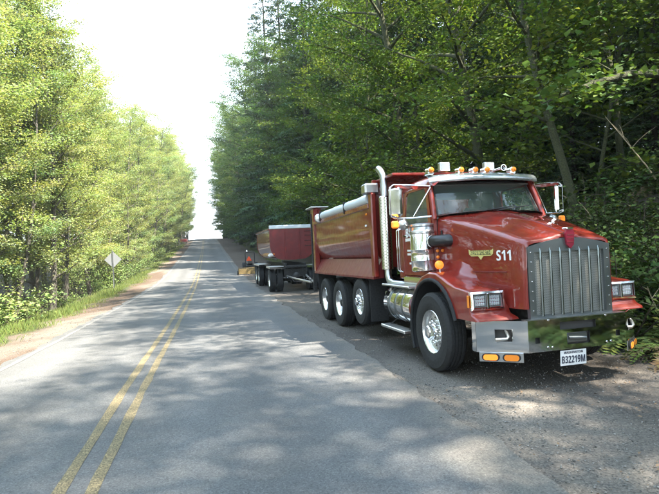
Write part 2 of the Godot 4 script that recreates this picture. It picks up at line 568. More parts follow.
func build_truck():
	M.wheel_metal = mat(Color(0.86, 0.86, 0.86), 0.25, 0.9)
	var T := thing("dump_truck", "red dump truck with chrome bumper parked on the dirt shoulder", "truck", Vector3(4.15, -0.03, -6.5))
	T.rotation_degrees = Vector3(-1.3, 1.7, 0)
	var AX := -0.28
	var g := Geo.new()
	# ---- hood
	var rows := []
	for i in 12:
		var z: float = lerp(-0.62, 1.0, i / 9.0) if i < 10 else [1.025, 1.035][i - 10]
		var t: float = clamp((z + 0.62) / 1.62, 0.0, 1.0)
		var w := hood_w(z)
		var yc: float = lerp(2.24, 1.80, t) + 0.035 * sin(PI * t)
		var ye: float = lerp(2.17, 1.735, t) + 0.03 * sin(PI * t)
		var half := [[0.0, yc], [0.26 * w, yc - 0.002], [0.31 * w, yc - 0.02], [0.6 * w, lerp(yc, ye, 0.4) - 0.02], [0.85 * w, ye + 0.008], [0.945 * w, ye - 0.012], [0.985 * w, ye - 0.04], [w, ye - 0.085], [w + 0.008, ye - 0.25], [w + 0.012, 1.3], [w + 0.014, 0.92]]
		var row := PackedVector3Array()
		var sh: float = [0.0, 0.018, 0.045][max(0, i - 9)]
		for j in range(half.size() - 1, 0, -1): row.append(Vector3(-half[j][0] + sh, half[j][1] - (sh if j < 8 else 0.0), z))
		for j in half.size(): row.append(Vector3(half[j][0] - (sh if j > 0 else 0.0), half[j][1] - (sh if j < 8 else 0.0), z))
		rows.append(row)
	g.grid(rows)
	var hood := part("hood", g, M.red, T)
	# hood details: centre ridge strip, latches, air scoops
	g = Geo.new()
	var ridge := []
	for i in 10:
		var z: float = lerp(-0.55, 0.98, i / 9.0)
		var t := (z + 0.62) / 1.62
		ridge.append(Vector3(0, lerp(2.24, 1.80, t) + 0.035 * sin(PI * t) + 0.002, z))
	g.tube(ridge, 0.008, 6)
	part("centre_seam", g, M.red_dull, hood)
	for sd in [-1.0, 1.0]:
		g = Geo.new()
		g.box(Vector3(sd * (hood_w(-0.5) + 0.015), 1.9, -0.52), Vector3(0.02, 0.11, 0.04), 0.008)
		part("hood_latch", g, M.rubber, hood)
		g = Geo.new()
		g.box(Vector3(sd * (hood_w(0.05) + 0.012), 1.36, 0.12), Vector3(0.006, 0.012, 1.3), 0.002, Basis(Vector3.UP, sd * -0.165))
		part("panel_seam", g, M.red_dull, hood)
	# ---- fenders with the headlight pods
	for sd in [-1.0, 1.0]:
		g = Geo.new()
		var path := []
		for th in [205, 190, 170, 150, 130, 112, 96, 80, 66]:
			var a: float = deg_to_rad(th)
			path.append(Vector2(AX + 0.83 * cos(a), 0.54 + 0.83 * sin(a)))
		for p in [[0.2, 1.245], [0.4, 1.195], [0.62, 1.17], [0.715, 1.155], [0.745, 1.13], [0.77, 0.90], [0.80, 0.865], [0.885, 0.83], [0.9, 0.80]]: path.append(Vector2(p[0], p[1]))
		var grid := []
		for i in path.size():
			var p: Vector2 = path[i]
			var dn := Vector2(AX, 0.54) - p
			dn = dn.normalized() * 0.03
			if i > 12: dn = Vector2(-0.03, 0)
			var w := hood_w(p.x) + 0.0
			var rise: float = 0.2 * smoothstep(66.0, 0.0, 0.0) if i > 12 else (0.17 if i >= 3 else 0.02)
			if i < 3: w = 0.85
			var row := PackedVector3Array([Vector3(sd * 1.205, p.y + dn.y * 1.2, p.x + dn.x * 1.2), Vector3(sd * 1.2, p.y + dn.y * 0.5, p.x + dn.x * 0.5), Vector3(sd * 1.175, p.y + dn.y * 0.08, p.x + dn.x * 0.08), Vector3(sd * 1.12, p.y, p.x), Vector3(sd * 0.95, p.y + 0.012, p.x)])
			if i > 8:
				if i > 12: row[4].y = p.y
				row.append(Vector3(sd * 0.765, p.y - (0.004 if i > 12 else -0.008), p.x))
				row.append(Vector3(sd * (w + 0.002), [1.33, 1.15, 0.97, 0.92, 0.90, 0.86, 0.85, 0.82, 0.80][i - 9], p.x))
			else:
				row.append(Vector3(sd * lerp(0.95, w, 0.55), p.y + 0.012 + rise * 0.22, p.x)); row.append(Vector3(sd * w, p.y + rise, p.x))
			grid.append(row)
		g.grid(grid)
		# outer side between the crown and the arch
		var poly := []
		for i in path.size():
			var p: Vector2 = path[i]
			var dn := (Vector2(AX, 0.54) - p).normalized() * 0.034
			if i > 12: dn = Vector2(-0.034, 0)
			poly.append(p + dn)
		poly.append(Vector2(0.5, 0.80))
		for th in range(20, 206, 15):
			var a: float = deg_to_rad(th)
			poly.append(Vector2(AX + 0.735 * cos(a), 0.54 + 0.735 * sin(a)))
		g.prism(poly, Vector3(sd * 1.205, 0, 0), Vector3(0, 0, 1), Vector3(0, 1, 0), Vector3(-sd * 0.015, 0, 0))
		var fe := part("fender", g, M.red, T)
		# rubber lip and black liner
		g = Geo.new()
		var lip := []
		var arc_o := PackedVector3Array()
		var lin_rows := []
		for i in 19:
			var a := deg_to_rad(lerp(18.0, 207.0, i / 18.0))
			lip.append(Vector3(sd * 1.215, 0.54 + 0.725 * sin(a), AX + 0.725 * cos(a)))
			lin_rows.append(PackedVector3Array([Vector3(sd * 1.2, 0.54 + 0.71 * sin(a), AX + 0.71 * cos(a)), Vector3(sd * 0.62, 0.54 + 0.71 * sin(a), AX + 0.71 * cos(a))]))
		g.tube(lip, 0.026, 8)
		part("rubber_lip", g, M.rubber, fe)
		g = Geo.new()
		g.grid(lin_rows)
		part("wheel_arch_liner", g, M.black, fe)
		# headlights
		var hl := hub("headlight", T)
		g = Geo.new()
		g.frame([Vector3(sd * 1.195, 0.92, 0.79), Vector3(sd * 0.745, 0.92, 0.79), Vector3(sd * 0.745, 1.145, 0.775), Vector3(sd * 1.195, 1.145, 0.775)], [Vector3(sd * 1.17, 0.945, 0.8), Vector3(sd * 0.77, 0.945, 0.8), Vector3(sd * 0.77, 1.12, 0.785), Vector3(sd * 1.17, 1.12, 0.785)], Vector3(0, 0, -0.08))
		g.box(Vector3(sd * 0.97, 1.032, 0.785), Vector3(0.025, 0.18, 0.03), 0.004)
		part("bezel", g, M.chrome, hl)
		g = Geo.new()
		g.box(Vector3(sd * 0.97, 1.03, 0.735), Vector3(0.42, 0.2, 0.02), 0.004)
		part("housing", g, M.black, hl)
		for e in [0.868, 1.072]:
			g = Geo.new()
			g.frame([Vector3(sd * e - 0.085, 0.955, 0.775), Vector3(sd * e + 0.085, 0.955, 0.775), Vector3(sd * e + 0.085, 1.11, 0.77), Vector3(sd * e - 0.085, 1.11, 0.77)], [Vector3(sd * e - 0.07, 0.97, 0.775), Vector3(sd * e + 0.07, 0.97, 0.775), Vector3(sd * e + 0.07, 1.095, 0.77), Vector3(sd * e - 0.07, 1.095, 0.77)], Vector3(0, 0, -0.03))
			part("retainer_ring", g, M.steel, hl)
			g = Geo.new()
			# ribbed sealed-beam glass
			for q in 3:
				for b in 5:
					g.box(Vector3(sd * e - 0.056 + b * 0.028, 0.99 + q * 0.042, 0.764), Vector3(0.026, 0.038, 0.014), 0.006)
			part("lens", g, M.headlight, hl)
		# small side lamp behind the headlights
		g = Geo.new()
		g.box(Vector3(sd * 1.207, 1.03, 0.735), Vector3(0.012, 0.15, 0.04), 0.004)
		part("side_lamp", g, M.amber, hl)
		# turn signal on top of the fender
		g = Geo.new()
		g.lathe([Vector2(.05, -.05), Vector2(.062, -.03), Vector2(.062, .0), Vector2(.05, .025), Vector2(0, .035)], Vector3(sd * 1.03, 1.46, AX - 0.05), Vector3(0, 0, 1), 16)
		var ts := part("turn_signal_lamp", g, M.amber_lit, T)
		g = Geo.new()
		g.tube([Vector3(sd * 1.03, 1.37, AX - 0.05), Vector3(sd * 1.03, 1.42, AX - 0.05)], 0.014, 8)
		part("stalk", g, M.chrome, ts)
	# ---- grille
	var gr := hub("grille", T)
	g = Geo.new()
	var top := []
	for i in 9:
		var u := i / 8.0
		top.append(Vector2(lerp(0.575, -0.575, u), 1.655 + 0.095 * sin(PI * u)))
	var outer := [Vector3(-0.575, 0.80, 1.05), Vector3(0, 0.80, 1.05), Vector3(0.575, 0.80, 1.05), Vector3(0.575, 1.2, 1.05)]
	var inner := [Vector3(-0.49, 0.84, 1.05), Vector3(0, 0.84, 1.05), Vector3(0.49, 0.84, 1.05), Vector3(0.49, 1.2, 1.05)]
	for p in top:
		outer.append(Vector3(p.x, p.y, 1.05)); inner.append(Vector3(p.x * 0.85, 1.59, 1.05))
	outer.append(Vector3(-0.575, 1.2, 1.05)); inner.append(Vector3(-0.49, 1.2, 1.05))
	g.frame(outer, inner, Vector3(0, 0, -0.06))
	part("surround", g, M.steel, gr)
	g = Geo.new()
	g.box(Vector3(0, 1.215, 1.005), Vector3(0.99, 0.76, 0.012), 0.002)
	part("mesh_screen", g, M.grille_mesh, gr)
	for i in 7:
		g = Geo.new()
		var x: float = (i - 3) * 0.136
		var pts := [Vector3(x, 0.83, 1.052), Vector3(x, 1.5, 1.056), Vector3(x, 1.6, 1.056), Vector3(x, 1.635, 1.05)]
		g.tube(pts, [0.017, 0.017, 0.015, 0.006], 8)
		part("bar", g, M.bar_metal, gr)
	for sd in [-1, 1]:
		for i in 7:
			g = Geo.new()
			g.lathe([Vector2(.009, 0), Vector2(.008, .006), Vector2(0, .008)], Vector3(sd * 0.535, 0.9 + i * 0.115, 1.05), Vector3(0, 0, 1), 8)
			part("rivet", g, M.chrome, gr)
	# badge on the grille crown
	g = Geo.new()
	g.prism([Vector2(-.045, 1.66), Vector2(0, 1.615), Vector2(.045, 1.66), Vector2(.062, 1.8), Vector2(.045, 1.845), Vector2(-.045, 1.845), Vector2(-.062, 1.8)], Vector3(0, 0, 1.052), Vector3(1, 0, 0), Vector3(0, 1, 0), Vector3(0, 0, 0.03))
	var bd := part("hood_badge", g, M.badge, T)
	g = Geo.new()
	g.box(Vector3(0, 1.857, 1.045), Vector3(0.1, 0.026, 0.1), 0.01)
	part("badge_cap", g, M.chrome, bd)
	g = Geo.new()
	for i in 3: g.box(Vector3(0, 1.69 + i * 0.045, 1.084), Vector3(0.085, 0.008, 0.004), 0.001)
	part("badge_rib", g, M.red_dull, bd)
	# ---- bumper
	var bp := hub("bumper", T)
	g = Geo.new()
	g.plate(Vector3(-0.68, 0.43, 1.13), Vector3.RIGHT, Vector3.UP, 1.36, 0.37, Vector3(0, 0, -0.012), [[.09, .10, .15, .17], [1.21, .10, 1.27, .17], [.43, .235, .93, .325], [.52, .055, .84, .195]])
	part("centre_plate", g, M.chrome, bp)
	for sd in [-1.0, 1.0]:
		g = Geo.new()
		var u := Vector3(sd * 0.47, 0, -0.36).normalized()
		g.plate(Vector3(sd * 0.68, 0.43, 1.13), u, Vector3.UP, 0.585, 0.37, Vector3(0, 0, -0.012), [[0.17, 0.13, 0.37, 0.27]])
		g.plate(Vector3(sd * 0.68, 0.43, 1.13) + u * 0.585, Vector3(0, 0, -1), Vector3.UP, 0.1, 0.37, Vector3(-sd * 0.012, 0, 0), [])
		part("end_plate", g, M.chrome, bp)
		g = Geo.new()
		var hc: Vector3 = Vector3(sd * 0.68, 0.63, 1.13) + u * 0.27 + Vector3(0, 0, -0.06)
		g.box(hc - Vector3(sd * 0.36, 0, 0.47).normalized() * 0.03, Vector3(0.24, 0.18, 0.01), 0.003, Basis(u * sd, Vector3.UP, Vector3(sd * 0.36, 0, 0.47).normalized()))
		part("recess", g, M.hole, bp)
		g = Geo.new()
		g.tube([hc + Vector3(-0.09, -0.05, 0.02), hc + Vector3(0.05, -0.05, 0.035), hc + Vector3(0.075, -0.02, 0.04), hc + Vector3(0.05, 0.03, 0.04), hc + Vector3(0.03, 0.055, 0.045)], [0.022, 0.022, 0.021, 0.018, 0.01], 8)
		part("tow_hook", g, M.aluminium, bp)
		# lamp bracket hung under the bumper end
		var lamp := hub("marker_lamp", T)
		var nn := Vector3(sd * 0.36, 0, 0.47).normalized()
		var bs := Basis(u * sd, Vector3.UP, nn)
		var lc: Vector3 = Vector3(sd * 0.68, 0.375, 1.13) + u * 0.31 + nn * 0.01
		g = Geo.new()
		g.box(lc - nn * 0.012, Vector3(0.50, 0.115, 0.014), 0.004, bs)
		part("bracket", g, M.chrome_soft, lamp)
		for e in [-1, 1]:
			g = Geo.new()
			var cc: Vector3 = lc + u * (0.118 * e)
			var oval := []
			for q in 20:
				var a := TAU * q / 20
				oval.append(Vector2(0.06 * sign(cos(a)) * (1 if abs(cos(a)) > 0.01 else 0) + 0.042 * cos(a), 0.042 * sin(a)))
			g.prism(oval, cc, bs.x, bs.y, nn * 0.018)
			part("grommet", g, M.rubber, lamp)
			g = Geo.new()
			var small := []
			for p in oval: small.append(p * 0.82)
			g.prism(small, cc + nn * 0.012, bs.x, bs.y, nn * 0.014)
			part("lens", g, M.amber_lit if (sd * e < 0 ) else M.amber, lamp)
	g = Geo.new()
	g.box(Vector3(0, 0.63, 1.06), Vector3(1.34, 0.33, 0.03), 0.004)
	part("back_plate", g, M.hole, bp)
	g = Geo.new()
	g.box(Vector3(0.0, 0.555, 1.09), Vector3(0.28, 0.11, 0.04), 0.01)
	g.tube([Vector3(-0.13, 0.56, 1.115), Vector3(0.11, 0.545, 1.115)], 0.022, 10)
	part("tow_pin", g, M.steel, bp)
	for e in [[-0.42, 0.475], [-0.36, 0.47], [0.46, 0.475], [0.4, 0.47], [-0.4, 0.79], [0.4, 0.79]]:
		g = Geo.new()
		g.lathe([Vector2(.014, 0), Vector2(.012, .008), Vector2(0, .011)], Vector3(e[0], e[1], 1.13), Vector3(0, 0, 1), 10)
		part("bolt", g, M.chrome, bp)
	g = Geo.new()
	g.plate(Vector3(-0.69, 0.80, 1.128), Vector3.RIGHT, Vector3(0, 0.0, -1), 1.38, 0.1, Vector3(0, 0.008, 0), [])
	part("top_step", g, M.chrome_soft, bp)
	# ---- licence plate
	var lp := hub("licence_plate", T)
	g = Geo.new()
	var pl := []
	for i in 7:
		var x: float = lerp(-0.255, 0.105, i / 6.0)
		pl.append(PackedVector3Array([Vector3(x, 0.235, 1.11), Vector3(x, 0.415, 1.119)]))
	g.grid(pl)
	part("plate", g, M.white, lp)
	text("plate_number", "B32219M", 0.085, M.plate_ink, lp, Vector3(-0.075, 0.303, 1.1175), Vector3(0.05, 0, 0), 0.002, 0.66)
	text("plate_state", "WASHINGTON", 0.028, M.plate_ink, lp, Vector3(-0.075, 0.388, 1.1215), Vector3(0.05, 0, 0), 0.002)
	# ---- lettering on the hood
	var ang := atan2(0.27, 1.62)
	text("fleet_number", "S11", 0.125, M.white, hood, Vector3(-hood_w(0.72) - 0.012, 1.565, 0.72), Vector3(0, -PI / 2 + ang, 0))
	var em := hub("side_emblem", hood)
	var eo := Vector3(-hood_w(0.3) - 0.012, 1.60, 0.3)
	var eu := Vector3(sin(ang), 0, cos(ang))
	g = Geo.new()
	g.prism([Vector2(-.21, .04), Vector2(.21, .04), Vector2(.24, .055), Vector2(.23, -.01), Vector2(.19, -.035), Vector2(.05, -.035), Vector2(0, -.085), Vector2(-.05, -.035), Vector2(-.19, -.035), Vector2(-.23, -.01), Vector2(-.24, .055)], eo, eu, Vector3.UP, Vector3(-0.006, 0, 0))
	part("emblem_plate", g, M.brass, em)
	g = Geo.new()
	g.prism([Vector2(-.2, .038), Vector2(.2, .038), Vector2(.2, -.018), Vector2(-.2, -.018)], eo + Vector3(-0.006, 0, 0), eu, Vector3.UP, Vector3(-0.003, 0, 0))
	part("emblem_field", g, M.emblem_green, em)
	text("emblem_letters", "KENWORTH", 0.048, M.brass, em, eo + Vector3(-0.011, 0.01, 0), Vector3(0, -PI / 2 + ang, 0), 0.003, 1.12)
	# ---- cab
	var cab := hub("cab", T)
	g = Geo.new()
	var roof := []
	for e in [[-0.70, -0.10, 0.97], [-0.78, -0.035, 0.985], [-0.92, 0.0, 1.0], [-1.3, 0.015, 1.0], [-1.85, 0.005, 1.0], [-1.98, -0.04, 0.99], [-2.03, -0.13, 0.98]]:
		var row := PackedVector3Array()
		var half := [[0.0, 2.85], [0.45, 2.845], [0.7, 2.825], [0.82, 2.79], [0.885, 2.74], [0.905, 2.66]]
		for j in range(half.size() - 1, 0, -1): row.append(Vector3(-half[j][0] * e[2], half[j][1] + (e[1] if j < 5 else e[1] * 0.3), e[0]))
		for j in half.size(): row.append(Vector3(half[j][0] * e[2], half[j][1] + (e[1] if j < 5 else e[1] * 0.3), e[0]))
		roof.append(row)
	g.grid(roof)
	part("roof", g, M.red, cab)
	g = Geo.new()
	g.plate(Vector3(-0.95, 1.25, -2.0), Vector3.RIGHT, Vector3.UP, 1.9, 1.45, Vector3(0, 0, -0.03), [[0.45, 0.95, 1.45, 1.3]])
	g.box(Vector3(0, 1.24, -1.33), Vector3(1.9, 0.06, 1.4), 0.01)
	for sd in [-1.0, 1.0]:
		g.box(Vector3(sd * 0.935, 1.7, -1.92), Vector3(0.03, 0.95, 0.19), 0.006)
		g.quad(Vector3(sd * 0.95, 2.15, -1.82), Vector3(sd * 0.95, 2.15, -2.03), Vector3(sd * 0.888, 2.72, -2.03), Vector3(sd * 0.888, 2.72, -1.82))
		g.box(Vector3(sd * 0.92, 1.7, -0.66), Vector3(0.06, 0.95, 0.07), 0.01)
		g.tube([Vector3(sd * 0.925, 2.12, -0.63), Vector3(sd * 0.9, 2.4, -0.735), Vector3(sd * 0.87, 2.7, -0.86)], 0.04, 8)
	# cowl
	var cowl := []
	for e in [[-0.42, 0.0], [-0.52, 0.012], [-0.64, -0.02]]:
		var row := PackedVector3Array()
		for i in 11:
			var x: float = lerp(-0.9, 0.9, i / 10.0)
			row.append(Vector3(x, 2.215 - 0.05 * pow(abs(x) / 0.9, 3.0) + e[1], e[0] - 0.12 * pow(x / 0.9, 2.0)))
		cowl.append(row)
	g.grid(cowl)
	part("shell", g, M.red, cab)
	# doors
	for sd in [-1.0, 1.0]:
		var sx := func(y: float) -> float: return sd * (0.958 if y < 2.12 else lerp(0.958, 0.892, (y - 2.12) / 0.6))
		var o2 := []
		var i2 := []
		for p in [[-.70, 1.28], [-.70, 2.12], [-.88, 2.62], [-.97, 2.71], [-1.72, 2.71], [-1.79, 2.64], [-1.80, 2.1], [-1.80, 1.28]]: o2.append(Vector3(sx.call(p[1]), p[1], p[0]))
		for p in [[-.80, 2.10], [-.80, 2.16], [-.94, 2.57], [-1.0, 2.63], [-1.66, 2.63], [-1.71, 2.58], [-1.72, 2.2], [-1.72, 2.10]]: i2.append(Vector3(sx.call(p[1]), p[1], p[0]))
		g = Geo.new()
		g.frame(o2, i2, Vector3(-sd * 0.03, 0, 0))
		var door := part("door", g, M.red, cab)
		g = Geo.new()
		var pane := []
		for p in i2: pane.append(p + Vector3(-sd * 0.012, 0, 0))
		g.fan(pane)
		part("window_pane", g, M.glass, door)
		g = Geo.new()
		g.box(Vector3(sd * 0.965, 1.93, -1.68), Vector3(0.03, 0.03, 0.16), 0.01)
		part("handle", g, M.chrome, door)
		for z in [-1.86, -1.95]:
			g = Geo.new()
			g.tube([Vector3(sd * 0.96, 1.33, z), Vector3(sd * 1.01, 1.36, z), Vector3(sd * 1.01, 2.03, z), Vector3(sd * 0.96, 2.06, z)], 0.013, 8)
			part("grab_rail", g, M.chrome, cab)
		if sd < 0:
			text("door_letters", "BUL", 0.15, M.white, door, Vector3(-0.975, 1.97, -1.45), Vector3(0, -PI / 2, 0))
			for q in [[1.86, 0.05, 0.62], [1.68, 0.03, 0.5], [1.62, 0.035, 0.5], [1.47, 0.03, 0.36]]:
				g = Geo.new()
				g.box(Vector3(-0.961, q[0], -1.38), Vector3(0.004, q[1], q[2]), 0.001)
				part("door_print_line", g, M.white, door)
	# windscreen
	var ws := []
	var gasket_b := []
	var gasket_t := []
	for k in 5:
		var v := k / 4.0
		var row := PackedVector3Array()
		for i in 13:
			var u: float = lerp(-1.0, 1.0, i / 12.0)
			var p := Vector3(u * lerp(0.865, 0.80, v), lerp(2.20, 2.68, v) - 0.02 * (1 - v) * pow(abs(u), 4.0), lerp(-0.53, -0.775, v) - 0.12 * u * u)
			row.append(p)
			if k == 0: gasket_b.append(p)
			if k == 4: gasket_t.append(p)
		ws.append(row)
	g = Geo.new()
	g.grid(ws)
	part("windscreen", g, M.glass, cab)
	g = Geo.new()
	var loop: Array = gasket_b.duplicate()
	var rt: Array = gasket_t.duplicate()
	rt.reverse()
	loop += [gasket_b[12].lerp(gasket_t[12], 0.5)] + rt + [gasket_b[0].lerp(gasket_t[0], 0.5), gasket_b[0]]
	g.tube(loop, 0.017, 6)
	part("gasket", g, M.rubber, cab)
	for sd in [-1.0, 1.0]:
		g = Geo.new()
		g.tube([Vector3(sd * 0.12 - 0.1, 2.215, -0.5), Vector3(sd * 0.12 + 0.12, 2.245, -0.525), Vector3(sd * 0.12 + 0.42, 2.275, -0.55)], 0.008, 5)
		g.box(Vector3(sd * 0.12 + 0.25, 2.262, -0.543), Vector3(0.5, 0.014, 0.012), 0.002, Basis(Vector3(0, 0, 1), 0.1))
		part("wiper", g, M.black, cab)
	# inside the cab
	g = Geo.new()
	g.box(Vector3(0, 1.98, -0.8), Vector3(1.7, 0.36, 0.34), 0.05)
	part("dashboard", g, M.seat, cab)
	for sd in [-1.0, 1.0]:
		g = Geo.new()
		g.box(Vector3(sd * 0.46, 1.72, -1.55), Vector3(0.5, 0.16, 0.5), 0.05)
		g.box(Vector3(sd * 0.46, 2.05, -1.83), Vector3(0.48, 0.66, 0.14), 0.05)
		g.box(Vector3(sd * 0.46, 2.45, -1.85), Vector3(0.26, 0.18, 0.1), 0.04)
		part("seat", g, M.seat, cab)
	g = Geo.new()
	var sw := []
	for i in 25:
		var a := TAU * i / 24
		sw.append(Vector3(0.46, 2.14, -1.12) + Vector3(cos(a) * 0.22, sin(a) * 0.12, sin(a) * -0.18))
	g.tube(sw, 0.014, 6, false)
	part("steering_wheel", g, M.black, cab)
	g = Geo.new()
	g.plate(Vector3(-0.9, 1.3, -1.985), Vector3.RIGHT, Vector3.UP, 1.8, 1.36, Vector3(0, 0, -0.008), [[0.4, 0.9, 1.4, 1.25]])
	g.box(Vector3(0, 2.66, -1.4), Vector3(1.68, 0.02, 1.1), 0.004)
	part("interior_lining", g, M.seat, cab)
	# sun visor and roof lamps
	g = Geo.new()
	var vr := []
	for e in [[-0.60, 2.70], [-0.585, 2.73], [-0.61, 2.775], [-0.67, 2.815], [-0.78, 2.835]]:
		var row := PackedVector3Array()
		for i in 13:
			var u: float = lerp(-1.0, 1.0, i / 12.0)
			row.append(Vector3(u * 0.93, e[1] - 0.02 * u * u, e[0] - 0.16 * u * u))
		vr.append(row)
	g.grid(vr)
	part("sun_visor", g, M.visor, cab)
	for x in [-0.88, -0.38, -0.14, 0.06, 0.52]:
		g = Geo.new()
		g.lathe([Vector2(.048, -.1), Vector2(.05, .02), Vector2(.042, .03)], Vector3(x, 2.875, -0.78), Vector3(0, 0, 1), 14)
		g.box(Vector3(x, 2.835, -0.83), Vector3(0.1, 0.06, 0.16), 0.02)
		var cl := part("clearance_lamp", g, M.chrome, cab)
		g = Geo.new()
		g.lathe([Vector2(.043, .0), Vector2(.042, .02), Vector2(.03, .04), Vector2(0, .05)], Vector3(x, 2.875, -0.76), Vector3(0, 0, 1), 14)
		part("lens", g, M.amber, cl)
	for x in [-0.63, 0.13]:
		g = Geo.new()
		g.box(Vector3(x, 2.935, -0.83), Vector3(0.17, 0.13, 0.09), 0.012)
		var wl := part("work_lamp", g, M.chrome_soft, cab)
		g = Geo.new()
		g.box(Vector3(x, 2.935, -0.783), Vector3(0.145, 0.105, 0.01), 0.003)
		part("lens", g, M.headlight, wl)
	g = Geo.new()
	g.lathe([Vector2(.0, -.5), Vector2(.02, -.45), Vector2(.025, -.1), Vector2(.04, .0), Vector2(.05, .02), Vector2(.04, .02), Vector2(.02, -.05)], Vector3(0.33, 2.90, -0.74), Vector3(0, 0, 1), 18)
	part("air_horn", g, M.chrome, cab)
	# mirrors
	for sd in [-1.0, 1.0]:
		var mr := hub("mirror", T)
		g = Geo.new()
		g.box(Vector3(sd * 1.42, 2.42, -0.9), Vector3(0.2, 0.44, 0.09), 0.035, Basis(Vector3.UP, sd * 0.42))
		part("mirror_housing", g, M.chrome, mr)
		g = Geo.new()
		g.tube([Vector3(sd * 0.9, 2.64, -0.78), Vector3(sd * 1.2, 2.67, -0.86), Vector3(sd * 1.44, 2.68, -0.9), Vector3(sd * 1.5, 2.64, -0.9), Vector3(sd * 1.5, 2.2, -0.9), Vector3(sd * 1.44, 2.175, -0.9), Vector3(sd * 1.1, 2.175, -0.85), Vector3(sd * 0.93, 2.18, -0.72)], 0.013, 8)
		g.tube([Vector3(sd * 0.9, 2.62, -0.77), Vector3(sd * 1.16, 2.19, -0.85)], 0.011, 8)
		part("bracket", g, M.chrome, mr)
		g = Geo.new()
		g.prism([Vector2(0.9, 2.63), Vector2(1.1, 2.60), Vector2(1.42, 2.635), Vector2(1.42, 2.665), Vector2(1.15, 2.675), Vector2(0.9, 2.655)], Vector3(0, 0, -0.87), Vector3(sd, 0, 0), Vector3.UP, Vector3(0, 0, -0.02))
		part("bracket_fairing", g, M.red, mr)
		g = Geo.new()
		g.lathe([Vector2(.0, .035), Vector2(.05, .028), Vector2(.085, .0), Vector2(.08, -.015), Vector2(.0, -.015)], Vector3(sd * 1.31, 2.08, -0.9), Vector3(0, 0, 1), 20)
		part("convex_mirror", g, M.chrome_soft, mr)
		g = Geo.new()
		g.box(Vector3(sd * 1.455, 2.08, -0.88), Vector3(0.11, 0.11, 0.06), 0.02)
		part("turn_signal_lamp", g, M.amber_lit if sd < 0 else M.amber, mr)
	# ---- air cleaners beside the cowl
	for sd in [-1.0, 1.0]:
		var ac := hub("air_cleaner", T)
		g = Geo.new()
		g.lathe([Vector2(.0, 1.36), Vector2(.15, 1.36), Vector2(.178, 1.38), Vector2(.178, 1.52), Vector2(.181, 1.525), Vector2(.178, 1.53), Vector2(.178, 1.68), Vector2(.181, 1.685), Vector2(.178, 1.69), Vector2(.178, 1.93)], Vector3(sd * 1.08, 0, -0.76), Vector3.UP, 32)
		part("canister", g, M.chrome, ac)
		g = Geo.new()
		g.lathe([Vector2(.178, 1.92), Vector2(.19, 1.93), Vector2(.19, 1.96), Vector2(.178, 1.975), Vector2(.17, 2.02), Vector2(.186, 2.035), Vector2(.186, 2.06), Vector2(.15, 2.075), Vector2(.0, 2.08)], Vector3(sd * 1.08, 0, -0.76), Vector3.UP, 32)
		part("intake_cap", g, M.chrome_soft, ac)
		g = Geo.new()
		g.tube([Vector3(sd * 1.02, 1.80, -0.62), Vector3(sd * 1.0, 1.80, -0.45), Vector3(sd * 0.94, 1.80, -0.38), Vector3(sd * 0.84, 1.80, -0.36), Vector3(sd * 0.74, 1.80, -0.36)], [0.085, 0.085, 0.09, 0.09, 0.09], 16)
		part("intake_elbow", g, M.rubber_shine, ac)
		g = Geo.new()
		g.lathe([Vector2(.094, -.015), Vector2(.097, -.01), Vector2(.097, .01), Vector2(.094, .015)], Vector3(sd * 1.01, 1.80, -0.53), Vector3(0, 0, 1), 20)
		part("hose_clamp", g, M.chrome, ac)
		for q in 3:
			g = Geo.new()
			g.lathe([Vector2(.022, -.01), Vector2(.024, .006), Vector2(.0, .016)], Vector3(sd * (0.97 - 0.08 * (q % 2)), 1.66 - 0.09 * (q / 2), -0.5), Vector3(0, 0, 1), 10)
			part("marker_lamp", g, M.amber, ac)
	# ---- exhaust stack
	var ex := hub("exhaust_stack", T)
	g = Geo.new()
	g.lathe([Vector2(.09, 1.36), Vector2(.105, 1.37), Vector2(.105, 2.66), Vector2(.09, 2.68)], Vector3(-1.03, 0, -2.4), Vector3.UP, 28)
	part("heat_shield", g, M.perforated, ex)
	g = Geo.new()
	g.tube([Vector3(-1.03, 2.6, -2.4), Vector3(-1.03, 2.95, -2.4), Vector3(-1.03, 3.05, -2.42), Vector3(-1.04, 3.14, -2.48), Vector3(-1.05, 3.21, -2.58)], 0.063, 16, false)
	part("tail_pipe", g, M.chrome_soft, ex)
	g = Geo.new()
	g.tube([Vector3(-1.03, 1.4, -2.4), Vector3(-1.03, 1.25, -2.4), Vector3(-1.03, 1.16, -2.33), Vector3(-1.0, 1.12, -2.2), Vector3(-0.85, 1.1, -2.0), Vector3(-0.6, 1.08, -1.8)], 0.062, 14)
	part("lower_pipe", g, M.chrome_soft, ex)
	# ---- fuel tanks and steps
	for sd in [-1.0, 1.0]:
		var ft := hub("fuel_tank", T)
		g = Geo.new()
		g.lathe([Vector2(.0, -.58), Vector2(.2, -.575), Vector2(.285, -.555), Vector2(.298, -.53), Vector2(.298, .53), Vector2(.285, .555), Vector2(.2, .575), Vector2(.0, .58)], Vector3(sd * 0.9, 0.79, -1.72), Vector3(0, 0, 1), 40)
		part("tank", g, M.chrome, ft)
		for z in [-1.42, -1.72, -2.02]:
			g = Geo.new()
			g.lathe([Vector2(.3, -.028), Vector2(.308, -.024), Vector2(.308, .024), Vector2(.3, .028)], Vector3(sd * 0.9, 0.79, z), Vector3(0, 0, 1), 40)
			part("strap", g, M.steel, ft)
		g = Geo.new()
		g.box(Vector3(sd * 0.98, 1.105, -1.75), Vector3(0.4, 0.035, 1.2), 0.008)
		part("top_step", g, M.aluminium, ft)
		g = Geo.new()
		g.box(Vector3(sd * 1.12, 0.385, -1.85), Vector3(0.2, 0.05, 1.08), 0.01)
		part("lower_step", g, M.aluminium, ft)
		g = Geo.new()
